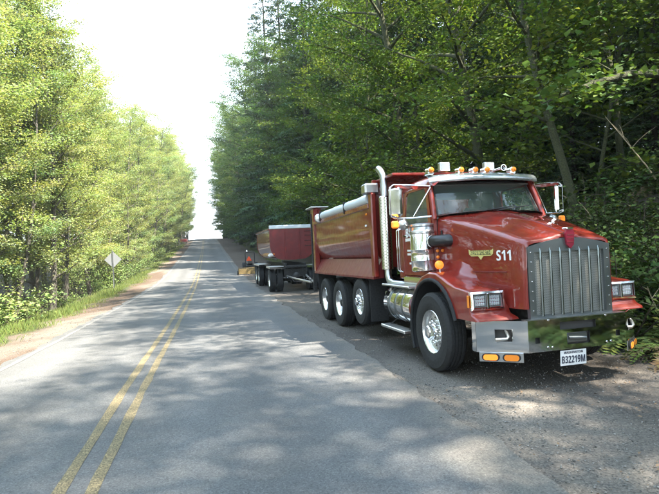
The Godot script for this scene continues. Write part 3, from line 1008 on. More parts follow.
		for z in [-1.42, -2.25]: g.tube([Vector3(sd * 1.08, 0.4, z), Vector3(sd * 0.9, 0.52, z), Vector3(sd * 0.5, 0.75, z)], 0.02, 6)
		part("step_hanger", g, M.iron, ft)
		g = Geo.new()
		g.lathe([Vector2(.05, 0), Vector2(.05, .04), Vector2(.0, .045)], Vector3(sd * 1.06, 1.01, -2.2), Vector3(sd * 0.6, 0.8, 0), 14)
		part("filler_cap", g, M.chrome, ft)
		g = Geo.new()
		g.box(Vector3(sd * 0.93, 1.19, -1.3), Vector3(0.06, 0.13, 1.1), 0.01)
		part("cab_skirt", g, M.chrome, ft)
		g = Geo.new()
		g.lathe([Vector2(.0, -.12), Vector2(.07, -.11), Vector2(.08, -.09), Vector2(.08, .09), Vector2(.07, .11), Vector2(.0, .12)], Vector3(sd * 1.0, 0.86, -2.46), Vector3(0, 1, 0), 16)
		part("air_tank", g, M.chrome_soft, ft)
	# ---- chassis
	var ch := hub("chassis", T)
	for sd in [-1.0, 1.0]:
		g = Geo.new()
		g.box(Vector3(sd * 0.43, 0.92, -3.6), Vector3(0.09, 0.28, 9.2), 0.01)
		part("frame_rail", g, M.iron, ch)
	for z in [0.6, -2.6, -4.7, -6.1, -7.9]:
		g = Geo.new()
		g.box(Vector3(0, 0.92, z), Vector3(0.8, 0.2, 0.1), 0.01)
		part("cross_member", g, M.iron, ch)
	for e in [[AX, 0.47, 0.06], [-3.78, 0.68, 0.06], [-5.4, 0.53, 0.09], [-6.77, 0.53, 0.09]]:
		g = Geo.new()
		g.tube([Vector3(-1.0, e[1], e[0]), Vector3(-0.4, e[1], e[0]), Vector3(-0.2, e[1], e[0]), Vector3(0.2, e[1], e[0]), Vector3(0.4, e[1], e[0]), Vector3(1.0, e[1], e[0])], [e[2], e[2], e[2] * 1.8, e[2] * 1.8, e[2], e[2]], 12)
		part("axle", g, M.iron, ch)
	g = Geo.new()
	g.box(Vector3(0, 1.0, 0.3), Vector3(0.75, 0.9, 1.3), 0.05)
	part("engine", g, M.iron, ch)
	for sd in [-1.0, 1.0]:
		for e in [[-3.16, 0.78, 1.14, 0.95], [-7.5, 0.65, 1.15, 0.95]]:
			g = Geo.new()
			g.box(Vector3(sd * (e[1] + e[2]) * 0.5, 0.82, e[0]), Vector3(e[2] - e[1], e[3], 0.02), 0.004)
			part("mud_flap", g, M.rubber, ch)
	# ---- wheels
	for sd in [false, true]:
		var s := 1.0 if sd else -1.0
		make_wheel("wheel", T, Vector3(s * 1.1, 0.54, AX), 0.54, "front", sd)
		make_wheel("lift_wheel", T, Vector3(s * 1.03, 0.69, -3.78), 0.48, "lift", sd)
		for z in [-5.4, -6.77]:
			make_wheel("wheel", T, Vector3(s * 1.03, 0.53, z), 0.53, "rear", sd)
			make_wheel("wheel", T, Vector3(s * 0.70, 0.53, z), 0.53, "rear", sd)
	# ---- dump body
	var db := hub("dump_body", T)
	var sec := []
	for p in [[1.15, 2.58], [1.15, 2.2], [1.148, 2.0], [1.12, 1.82], [1.05, 1.66], [0.94, 1.53], [0.78, 1.43], [0.55, 1.37], [0.0, 1.35]]: sec.append(p)
	var shell := func(zs: Array, inset: float) -> Array:
		var out := []
		for z in zs:
			var row := PackedVector3Array()
			for j in sec.size(): row.append(Vector3(-sec[j][0] + inset, sec[j][1] + (inset if j > 2 else 0.0), z))
			for j in range(sec.size() - 2, -1, -1): row.append(Vector3(sec[j][0] - inset, sec[j][1] + (inset if j > 2 else 0.0), z))
			out.append(row)
		return out
	g = Geo.new()
	g.grid(shell.call([-2.9, -4.4, -6.0, -7.6], 0.0))
	g.grid(shell.call([-2.9, -4.4, -6.0, -7.6], 0.02))
	part("tub", g, M.red_body, db)
	# front bulkhead with its side posts
	g = Geo.new()
	var head := []
	for j in sec.size(): head.append(Vector2(-sec[j][0] - 0.02, sec[j][1] - 0.02))
	for j in range(sec.size() - 2, -1, -1): head.append(Vector2(sec[j][0] + 0.02, sec[j][1] - 0.02))
	head[0].y = 2.78; head[-1].y = 2.78
	g.prism(head, Vector3(0, 0, -2.9), Vector3.RIGHT, Vector3.UP, Vector3(0, 0, 0.06))
	part("front_bulkhead", g, M.red_body, db)
	for sd in [-1.0, 1.0]:
		g = Geo.new()
		g.box(Vector3(sd * 1.13, 2.0, -2.79), Vector3(0.1, 1.58, 0.16), 0.02)
		part("corner_post", g, M.red_body, db)
		g = Geo.new()
		g.box(Vector3(sd * 1.155, 2.56, -5.25), Vector3(0.07, 0.1, 4.72), 0.015)
		part("top_rail", g, M.red_body, db)
		# splash apron along the bottom
		g = Geo.new()
		var ap := [Vector3(sd * 1.0, 1.56, -2.75), Vector3(sd * 1.19, 1.22, -2.75), Vector3(sd * 1.19, 1.18, -2.75)]
		var ap2 := [Vector3(sd * 1.0, 1.56, -7.75), Vector3(sd * 1.19, 1.22, -7.75), Vector3(sd * 1.19, 1.18, -7.75)]
		g.grid([PackedVector3Array(ap), PackedVector3Array(ap2)], false, false)
		g.tri(ap[0], ap[1], Vector3(sd * 0.98, 1.2, -2.75)); g.tri(ap[1], ap[2], Vector3(sd * 0.98, 1.2, -2.75))
		part("splash_apron", g, M.red_dull, db)
		g = Geo.new()
		g.box(Vector3(sd * 1.12, 2.1, -7.68), Vector3(0.14, 1.75, 0.2), 0.02)
		part("rear_post", g, M.red_body, db)
		g = Geo.new()
		g.box(Vector3(sd * 1.14, 1.75, -7.98), Vector3(0.1, 2.2, 0.08), 0.01)
		part("tailgate_arm", g, M.iron, db)
		g = Geo.new()
		g.box(Vector3(sd * 1.02, 3.0, -7.85), Vector3(0.5, 0.035, 0.75), 0.01)
		part("tarp_end_plate", g, M.aluminium, db)
		g = Geo.new()
		g.box(Vector3(sd * 1.06, 2.84, -7.85), Vector3(0.2, 0.3, 0.5), 0.02)
		part("rear_bracket", g, M.red_body, db)
	g = Geo.new()
	g.box(Vector3(0, 2.1, -7.82), Vector3(2.1, 1.5, 0.06), 0.01)
	part("tailgate", g, M.red_body, db)
	# cab guard over the back of the cab
	g = Geo.new()
	g.box(Vector3(0, 3.02, -2.45), Vector3(2.02, 0.05, 0.85), 0.012)
	g.box(Vector3(0, 2.9, -2.85), Vector3(2.2, 0.28, 0.06), 0.01)
	part("cab_guard", g, M.red_body, db)
	g = Geo.new()
	g.box(Vector3(-1.14, 2.87, -2.85), Vector3(0.28, 0.2, 0.26), 0.03)
	part("tarp_motor", g, M.chrome_soft, db)
	# tarp: arched sheet ending in a roll on the rail
	g = Geo.new()
	var tr := []
	for z in [-2.92, -3.6, -4.4, -5.2, -6.0, -6.65]:
		var row := PackedVector3Array()
		for i in 13:
			var u: float = lerp(-1.0, 1.0, i / 12.0)
			row.append(Vector3(u * 1.1, 2.66 + 0.22 * (1 - u * u) + 0.01 * sin(z * 9.0 + u * 3.0), z))
		tr.append(row)
	g.grid(tr)
	var roll := []
	for i in 12: roll.append(Vector3(-1.11, 2.70 + 0.006 * sin(i * 2.1), lerp(-2.95, -6.75, i / 11.0)))
	g.tube(roll, 0.098, 16)
	part("tarp", g, M.tarp, db)
	for z in [-4.5, -6.78]:
		g = Geo.new()
		g.box(Vector3(-1.17, 2.68, z), Vector3(0.08, 0.26, 0.06), 0.01)
		part("tarp_bracket", g, M.iron, db)
	g = Geo.new()
	g.lathe([Vector2(.0, -.05), Vector2(.1, -.045), Vector2(.12, .0), Vector2(.1, .04), Vector2(.0, .05)], Vector3(-1.21, 2.64, -6.85), Vector3(0, 0, 1), 16)
	part("tarp_gear", g, M.aluminium, db)
	for e in [[2.42, -3.1], [2.2, -3.15]]:
		g = Geo.new()
		g.box(Vector3(-1.158, e[0], e[1]), Vector3(0.012, 0.04, 0.09), 0.004)
		part("reflector", g, M.amber if e[0] > 2.3 else M.white, db)

func build_trailer():
	var T := thing("dump_trailer", "red pup trailer with rounded tub hitched behind the dump truck", "trailer", Vector3(3.70, -0.37, -24.4))
	T.rotation_degrees = Vector3(-0.5, 1.0, 0)
	var g := Geo.new()
	var sec := [[1.06, 2.95], [1.06, 2.4], [1.05, 2.1], [1.0, 1.88], [0.9, 1.7], [0.74, 1.56], [0.55, 1.49], [0.0, 1.46]]
	var rows := []
	var rows2 := []
	for z in [-0.3, -2.2, -4.4, -6.3]:
		var row := PackedVector3Array()
		var row2 := PackedVector3Array()
		for j in sec.size():
			row.append(Vector3(-sec[j][0], sec[j][1], z)); row2.append(Vector3(-sec[j][0] + 0.03, sec[j][1] + 0.02, z))
		for j in range(sec.size() - 2, -1, -1):
			row.append(Vector3(sec[j][0], sec[j][1], z)); row2.append(Vector3(sec[j][0] - 0.03, sec[j][1] + 0.02, z))
		rows.append(row); rows2.append(row2)
	g.grid(rows); g.grid(rows2)
	part("tub", g, M.red_body, T)
	for z in [-0.28, -6.3]:
		g = Geo.new()
		var head := []
		for j in sec.size(): head.append(Vector2(-sec[j][0] - 0.015, sec[j][1] - 0.015))
		for j in range(sec.size() - 2, -1, -1): head.append(Vector2(sec[j][0] + 0.015, sec[j][1] - 0.015))
		g.prism(head, Vector3(0, 0, z), Vector3.RIGHT, Vector3.UP, Vector3(0, 0, 0.04))
		part("headboard" if z > -1 else "tailgate", g, M.red_dull, T)
	g = Geo.new()
	g.box(Vector3(0, 3.03, -0.26), Vector3(2.16, 0.17, 0.08), 0.02)
	part("cap_rail", g, M.tarp, T)
	for sd in [-1.0, 1.0]:
		g = Geo.new()
		g.box(Vector3(sd * 1.08, 2.93, -3.3), Vector3(0.07, 0.1, 6.0), 0.015)
		part("top_rail", g, M.red_body, T)
		g = Geo.new()
		g.box(Vector3(sd * 0.45, 1.18, -3.2), Vector3(0.1, 0.25, 7.2), 0.01)
		part("frame_rail", g, M.iron, T)
		for e in [[0.0, 1.3], [-5.45, 2.7]]:
			g = Geo.new()
			g.box(Vector3(sd * 0.92, 1.18, e[0]), Vector3(0.66, 0.03, e[1]), 0.008)
			g.box(Vector3(sd * 1.24, 1.15, e[0]), Vector3(0.02, 0.09, e[1]), 0.006)
			part("fender_plate", g, M.aluminium, T)
		g = Geo.new()
		g.tube([Vector3(sd * 0.45, 0.72, 0.6), Vector3(sd * 0.3, 0.66, 2.0), Vector3(sd * 0.06, 0.62, 4.2)], 0.045, 8)
		part("drawbar", g, M.aluminium, T)
		for z in [0.0, -4.75, -6.1]:
			make_wheel("wheel", T, Vector3(sd * 1.08, 0.53, z), 0.53, "rear", sd > 0)
			make_wheel("wheel", T, Vector3(sd * 0.74, 0.53, z), 0.53, "rear", sd > 0)
		g = Geo.new()
		g.box(Vector3(sd * 0.92, 0.75, -6.85), Vector3(0.6, 0.75, 0.02), 0.004)
		part("mud_flap", g, M.rubber, T)
	for z in [0.0, -4.75, -6.1]:
		g = Geo.new()
		g.tube([Vector3(-1, 0.53, z), Vector3(1, 0.53, z)], 0.075, 12)
		part("axle", g, M.iron, T)
	g = Geo.new()
	g.box(Vector3(0, 0.86, 0.12), Vector3(1.1, 0.42, 0.7), 0.03)
	g.box(Vector3(0, 1.14, 0.1), Vector3(1.0, 0.1, 1.0), 0.02)
	part("dolly_frame", g, M.iron, T)
	g = Geo.new()
	g.lathe([Vector2(.0, -.1), Vector2(.14, -.09), Vector2(.16, -.05), Vector2(.16, .06), Vector2(.1, .1), Vector2(.0, .1)], Vector3(0.0, 0.72, 0.55), Vector3(0, 0, 1), 18)
	part("brake_chamber", g, M.black, T)
	for x in [-0.3, 0.33]:
		g = Geo.new()
		g.tube([Vector3(x, 0.75, 0.5), Vector3(x * 0.8, 0.5, 1.2), Vector3(x * 0.5, 0.55, 2.6), Vector3(x * 0.3, 0.8, 4.0)], 0.018, 6)
		part("air_hose", g, M.black, T)
	for y in [2.1, 2.35, 2.6, 2.8]:
		g = Geo.new()
		g.tube([Vector3(0.62, y, -0.23), Vector3(0.62, y, -0.17), Vector3(0.92, y, -0.17), Vector3(0.92, y, -0.23)], 0.013, 6)
		part("ladder_rung", g, M.iron, T)
	for x in [-0.35, 0.35]:
		g = Geo.new()
		g.box(Vector3(x, 2.2, -0.225), Vector3(0.07, 1.35, 0.04), 0.012)
		part("stiffener", g, M.red_dull, T)
	g = Geo.new()
	g.box(Vector3(-0.9, 1.76, -0.22), Vector3(0.07, 0.05, 0.02), 0.005)
	part("reflector", g, M.amber, T)

func build_small_things():
	# back of a diamond warning sign
	var S := thing("road_sign", "pale grey back of a diamond road sign on a steel post", "sign", on_land(-6.2, 35.0, 0.3))
	var g := Geo.new()
	var dv := -0.55
	g.prism([Vector2(0, 0.55 + dv), Vector2(0.525, 1.075 + dv), Vector2(0, 1.6 + dv), Vector2(-0.525, 1.075 + dv)], Vector3(0, 1.1, -0.03), Vector3.RIGHT, Vector3.UP, Vector3(0, 0, -0.003))
	part("panel", g, M.sign_back, S)
	g = Geo.new()
	g.prism([Vector2(-.035, 0.0), Vector2(-.02, 0.03), Vector2(.02, 0.03), Vector2(.035, 0.0), Vector2(.028, 0.0), Vector2(.016, 0.024), Vector2(-.016, 0.024), Vector2(-.028, 0.0)], Vector3(0, -0.7, 0.0), Vector3.RIGHT, Vector3(0, 0, -1), Vector3(0, 2.9, 0))
	part("post", g, M.galvanised, S)
	for y in [1.4, 1.85]:
		g = Geo.new()
		g.lathe([Vector2(.018, 0), Vector2(.016, .012), Vector2(0, .014)], Vector3(0, y, -0.024), Vector3(0, 0, 1), 10)
		part("bolt", g, M.galvanised, S)
	S.rotation.y = -0.1
	# small tractor with a slow vehicle triangle, pulling a low yellow box
	var R := thing("work_tractor", "small dark tractor with orange triangle standing behind the trailer", "tractor", on_land(2.75, 41.2))
	g = Geo.new()
	g.box(Vector3(0, 0.75, -0.9), Vector3(0.6, 0.6, 1.4), 0.12)
	g.box(Vector3(0, 0.6, 0.1), Vector3(0.7, 0.35, 0.9), 0.06)
	part("body", g, M.iron, R)
	g = Geo.new()
	g.box(Vector3(0, 0.95, 0.1), Vector3(0.5, 0.12, 0.45), 0.05)
	g.box(Vector3(0, 1.2, 0.36), Vector3(0.48, 0.45, 0.1), 0.05)
	part("seat", g, M.seat, R)
	for sd in [-1.0, 1.0]:
		make_wheel("wheel", R, Vector3(sd * 0.6, 0.53, 0.2), 0.53, "rear", sd > 0)
		make_wheel("front_wheel", R, Vector3(sd * 0.5, 0.32, -1.4), 0.32, "front", sd > 0)
	g = Geo.new()
	g.tube([Vector3(-0.45, 0.6, 0.5), Vector3(-0.45, 1.95, 0.5), Vector3(-0.35, 2.05, 0.5), Vector3(0.35, 2.05, 0.5), Vector3(0.45, 1.95, 0.5), Vector3(0.45, 0.6, 0.5)], 0.04, 8)
	part("roll_bar", g, M.black, R)
	g = Geo.new()
	g.lathe([Vector2(.07, 0), Vector2(.07, .1), Vector2(.04, .15), Vector2(0, .16)], Vector3(-0.28, 2.09, 0.5), Vector3.UP, 14)
	part("beacon_lamp", g, M.white, R)
	g = Geo.new()
	g.prism([Vector2(-.26, 0), Vector2(.26, 0), Vector2(.06, .42), Vector2(-.06, .42)], Vector3(-0.1, 1.2, 0.56), Vector3.RIGHT, Vector3.UP, Vector3(0, 0, 0.01))
	part("warning_triangle", g, M.orange_red, R)
	R.scale = Vector3.ONE * 0.8
	var B := thing("yellow_box_scraper", "low yellow steel box scraper on the ground behind the small tractor", "scraper", on_land(2.45, 39.2))
	g = Geo.new()
	g.box(Vector3(0, 0.36, 0.45), Vector3(1.7, 0.5, 0.06), 0.01)
	part("rear_blade", g, M.mustard, B)
	for sd in [-1.0, 1.0]:
		g = Geo.new()
		g.prism([Vector2(-.45, .1), Vector2(.45, .1), Vector2(.45, .62), Vector2(-.2, .62), Vector2(-.45, .35)], Vector3(sd * 0.85, 0, 0), Vector3(0, 0, 1), Vector3.UP, Vector3(sd * 0.03, 0, 0))
		part("side_plate", g, M.mustard, B)
	g = Geo.new()
	g.box(Vector3(0, 0.66, -0.1), Vector3(1.7, 0.08, 0.12), 0.01)
	g.tube([Vector3(0, 0.66, -0.1), Vector3(0, 0.6, -1.1)], 0.05, 8)
	part("hitch_beam", g, M.mustard, B)
	for x in [-0.95, 0.95]:
		g = Geo.new()
		g.lathe([Vector2(.0, -.05), Vector2(.2, -.05), Vector2(.22, -.02), Vector2(.22, .02), Vector2(.2, .05), Vector2(.0, .05)], Vector3(x, 0.22, 0.2), Vector3.RIGHT, 20)
		part("gauge_wheel", g, M.rubber, B)
	B.scale = Vector3.ONE * 0.8
	# a far red car on the left shoulder near the crest
	var C := thing("parked_car", "distant dark red car parked on the shoulder near the crest", "car", on_land(-6.9, 130.0))
	g = Geo.new()
	g.prism([Vector2(-2.2, .35), Vector2(2.2, .35), Vector2(2.2, .75), Vector2(1.9, .95), Vector2(-2.1, .98), Vector2(-2.2, .8)], Vector3(-0.9, 0, 0), Vector3(0, 0, 1), Vector3.UP, Vector3(1.8, 0, 0))
	part("body", g, M.red_dull, C)
	g = Geo.new()
	g.prism([Vector2(-1.9, .96), Vector2(1.2, .94), Vector2(.5, 1.48), Vector2(-1.3, 1.48)], Vector3(-0.75, 0, 0), Vector3(0, 0, 1), Vector3.UP, Vector3(1.5, 0, 0))
	part("cabin", g, M.black, C)
	for e in [[-0.8, 1.3], [0.8, 1.3], [-0.8, -1.35], [0.8, -1.35]]:
		g = Geo.new()
		g.lathe([Vector2(.0, -.1), Vector2(.32, -.1), Vector2(.33, .0), Vector2(.32, .1), Vector2(.0, .1)], Vector3(e[0], 0.33, e[1]), Vector3.RIGHT, 18)
		part("wheel", g, M.rubber, C)

func _ready():
	rng.seed = 7
	land = noise(0.02, 11, 3)
	# ---------------------------------------------------------- camera
	var cam := Camera3D.new()
	cam.name = "camera"
	add_child(cam)
	cam.position = Vector3(0, 1.8, 0)
	cam.rotation_order = EULER_ORDER_YXZ
	cam.rotation_degrees = Vector3(-0.45, -12.6, -2.5)
	cam.fov = rad_to_deg(2.0 * atan(247.0 / 520.0))
	cam.near = 0.05; cam.far = 3000.0
	cam.current = true
	# ---------------------------------------------------------- sky and sun
	var sky := ProceduralSkyMaterial.new()
	sky.sky_top_color = Color(0.64, 0.74, 0.84)
	sky.sky_horizon_color = Color(0.90, 0.93, 0.94)
	sky.sky_curve = 0.22
	sky.ground_bottom_color = Color(0.25, 0.25, 0.22)
	sky.ground_horizon_color = Color(0.75, 0.8, 0.8)
	sky.energy_multiplier = 1.0
	var env := Environment.new()
	env.background_mode = Environment.BG_SKY
	env.sky = Sky.new()
	env.sky.sky_material = sky
	env.tonemap_mode = Environment.TONE_MAPPER_LINEAR
	env.tonemap_exposure = 7.0
	env.sdfgi_enabled = true; env.ssao_enabled = true; env.ssil_enabled = true
	env.fog_enabled = true; env.fog_density = 0.0004; env.fog_light_color = Color(0.93, 0.97, 1.0)
	var we := WorldEnvironment.new()
	we.name = "world_environment"; we.environment = env
	add_child(we)
	var sun := DirectionalLight3D.new()
	sun.name = "sun"
	sun.light_energy = 1.6
	sun.light_color = Color(1.0, 0.965, 0.90)
	sun.light_angular_distance = 0.7
	sun.shadow_enabled = true
	add_child(sun)
	var el := deg_to_rad(58.0)
	var az := deg_to_rad(125.0)      # to the right of straight ahead
	sun.look_at_from_position(Vector3.ZERO, -Vector3(sin(az) * cos(el), sin(el), -cos(az) * cos(el)), Vector3.UP)
	make_materials()
	build_ground()
	build_woods()
	build_truck()
	build_trailer()
	build_small_things()

func make_materials():
	var chip := grain_tex(1024, 3, 0.55, 1.0, 90000, 2)
	M.asphalt = mat(Color(1, 1, 1), 0.85)
	M.asphalt.vertex_color_use_as_albedo = true
	triplanar(M.asphalt, chip[0], 3.1, chip[1], 0.5)
	M.asphalt.detail_enabled = true
	M.asphalt.detail_blend_mode = BaseMaterial3D.BLEND_MODE_MUL
	var dirt := grain_tex(1024, 9, 0.4, 1.0, 26000, 4)
	M.ground = mat(Color(1, 1, 1), 0.95)
	M.ground.vertex_color_use_as_albedo = true
	triplanar(M.ground, dirt[0], 2.3, dirt[1], 1.2)
	M.asphalt.detail_enabled = false
	var worn := noise_tex(512, 0.03, 5, 0.0, 1.0, 5, 1.6)
	M.yellow = mat(lin(0.37, 0.29, 0.15), 0.8)
	triplanar(M.yellow, grain_tex(512, 21, 0.3, 1.0, 9000, 4)[0], 0.9, chip[1], 0.3)
	M.white_line = mat(lin(0.29, 0.285, 0.275), 0.8)
	triplanar(M.white_line, M.yellow.albedo_texture, 1.1, chip[1], 0.3)
	var bark := noise_tex(512, 0.05, 15, 0.45, 1.0, 5, 1.5)
	for a in [["bark_alder", 0.16, 0.145, 0.12], ["bark_moss", 0.078, 0.085, 0.032], ["bark_fir", 0.07, 0.052, 0.04], ["twig", 0.11, 0.085, 0.06]]:
		M[a[0]] = mat(lin(a[1], a[2], a[3]), 0.95)
		triplanar(M[a[0]], bark, 0.9, bark, 2.0, false)
	M.dry = mat(lin(0.36, 0.29, 0.19), 0.9)
	for a in [["leaf_left", 0.95], ["leaf_maple", 0.85], ["needle", 0.3], ["leaf_bush", 0.6]]:
		var m := mat(Color(1, 1, 1), 0.75)
		m.metallic_specular = 0.3
		m.vertex_color_use_as_albedo = true
		m.backlight_enabled = true
		m.backlight = Color(a[1], a[1], a[1] * 0.72)
		M[a[0]] = m
	# the truck
	M.red = mat(lin(0.195, 0.017, 0.010), 0.5)
	M.red.metallic_specular = 0.3
	M.red.clearcoat_enabled = true; M.red.clearcoat = 1.0; M.red.clearcoat_roughness = 0.03
	M.red_body = mat(lin(0.175, 0.014, 0.009), 0.5)
	M.red_body.metallic_specular = 0.3
	M.red_body.clearcoat_enabled = true; M.red_body.clearcoat = 0.9; M.red_body.clearcoat_roughness = 0.05
	M.red_dull = mat(lin(0.15, 0.014, 0.015), 0.5)
	var grime := noise_tex(512, 0.012, 77, 0.88, 1.0, 5, 1.5)
	var smear := noise_tex(512, 0.02, 78, 0.6, 1.0, 5, 1.6)
	for k in ["red", "red_body", "red_dull"]:
		triplanar(M[k], grime, 1.7, null, 0.0, false)
		M[k].roughness_texture = smear
	M.chrome = mat(Color(0.88, 0.88, 0.88), 0.06, 1.0)
	M.chrome_soft = mat(Color(0.72, 0.73, 0.74), 0.28, 1.0)
	M.steel = mat(Color(0.50, 0.52, 0.53), 0.34, 0.9)
	M.aluminium = mat(Color(0.80, 0.80, 0.79), 0.35, 0.9)
	M.black = mat(lin(0.025, 0.025, 0.026), 0.6)
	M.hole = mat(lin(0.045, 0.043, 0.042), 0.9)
	M.rubber = mat(lin(0.022, 0.022, 0.023), 0.85)
	triplanar(M.rubber, noise_tex(256, 0.04, 31, 0.7, 1.0, 4, 1.4), 0.5, null, 0.0, false)
	M.iron = mat(lin(0.035, 0.033, 0.032), 0.8)
	triplanar(M.iron, noise_tex(256, 0.03, 37, 0.5, 1.0, 4, 1.5), 0.7, null, 0.0, false)
	M.glass = mat(Color(0.45, 0.55, 0.52, 0.12), 0.02)
	M.glass.transparency = BaseMaterial3D.TRANSPARENCY_ALPHA
	M.lens = mat(Color(0.85, 0.87, 0.88, 0.3), 0.05)
	M.lens.transparency = BaseMaterial3D.TRANSPARENCY_ALPHA
	M.amber = mat(lin(0.75, 0.22, 0.02), 0.25)
	M.amber_lit = mat(lin(0.8, 0.28, 0.04), 0.25)
	M.amber_lit.emission_enabled = true
	M.amber_lit.emission = Color(1.0, 0.45, 0.08); M.amber_lit.emission_energy_multiplier = 0.16
	M.white = mat(lin(0.72, 0.72, 0.72), 0.5)
	M.tarp = mat(lin(0.55, 0.60, 0.65), 0.6)
	M.orange_red = mat(lin(0.85, 0.09, 0.02), 0.5)
	M.mustard = mat(lin(0.30, 0.21, 0.08), 0.7)
	triplanar(M.mustard, noise_tex(256, 0.03, 41, 0.6, 1.0, 4, 1.5), 0.7, null, 0.0, false)
	M.seat = mat(lin(0.16, 0.155, 0.15), 0.9)
	M.sign_back = mat(Color(0.66, 0.67, 0.69), 0.45, 0.5)
	M.galvanised = mat(Color(0.55, 0.56, 0.57), 0.5, 0.7)
	M.plate_ink = mat(lin(0.03, 0.035, 0.06), 0.6)
	M.visor = mat(Color(0.78, 0.80, 0.81), 0.25, 0.85)
	M.rubber_shine = mat(lin(0.015, 0.015, 0.016), 0.35)
	M.headlight = mat(Color(0.80, 0.82, 0.84), 0.12, 0.6)
	M.bar_metal = mat(Color(0.50, 0.53, 0.53), 0.25, 1.0)
	M.badge = mat(lin(0.22, 0.012, 0.03), 0.3)
	M.brass = mat(lin(0.62, 0.55, 0.22), 0.35, 0.3)
	M.emblem_green = mat(lin(0.03, 0.06, 0.03), 0.4)
	var mesh_tex := Image.create(64, 64, false, Image.FORMAT_L8)
	for y in 64:
		for x in 64:
			var a: float = abs(sin((x + (0 if (y / 16) % 2 == 0 else 8)) * PI / 16.0)) * abs(sin(y * PI / 16.0))
			mesh_tex.set_pixel(x, y, Color(1, 1, 1) * lerp(1.0, 0.4, smoothstep(0.3, 0.7, a)))
	M.grille_mesh = mat(Color(0.72, 0.72, 0.70), 0.4, 0.6)
	triplanar(M.grille_mesh, ImageTexture.create_from_image(mesh_tex), 0.05, null, 0.0, false)
	var perf := Image.create(64, 64, false, Image.FORMAT_L8)
	for y in 64:
		for x in 64:
			var d: float = min(Vector2(x - 16, y - 16).length(), Vector2(x - 48, y - 48).length())
			perf.set_pixel(x, y, Color(1, 1, 1) * (0.04 if d < 9.0 else 1.0))
	M.perforated = mat(Color(0.80, 0.80, 0.78), 0.16, 1.0)
	triplanar(M.perforated, ImageTexture.create_from_image(perf), 0.055, null, 0.0, false)

# ------------------------------------------------------------------ ground and road
func strip(f0: float, f1: float, x0: float, x1: float, up: float, step: float, cols: int, jig: float, sd: int, color: Callable) -> ArrayMesh:
	var lv := Leaves.new()
	var nz := noise(0.35, sd, 3)
	var rows := int((f1 - f0) / step)
	var f := f0
	var k := 0
	var grow := step
	while f < f1 + 0.001:
		for j in cols + 1:
			var u := float(j) / cols
			var x: float = lerp(x0, x1, u)
			if j == 0: x += nz.get_noise_2d(f * 2.0, 3.0) * jig
			if j == cols: x += nz.get_noise_2d(f * 2.0, 90.0) * jig
			lv.v.append(Vector3(x - bend(f), road_y(f) + up, -f))
			lv.n.append(Vector3.UP)
			lv.c.append(color.call(x, f))
		if k > 0:
			for j in cols:
				var a := (k - 1) * (cols + 1) + j
				var b := a + cols + 1
				for q in [a, b + 1, a + 1, a, b, b + 1]: lv.ix.append(q)
		k += 1
		grow = step * max(1.0, abs(f) / 18.0)
		f += grow
	return lv.mesh()

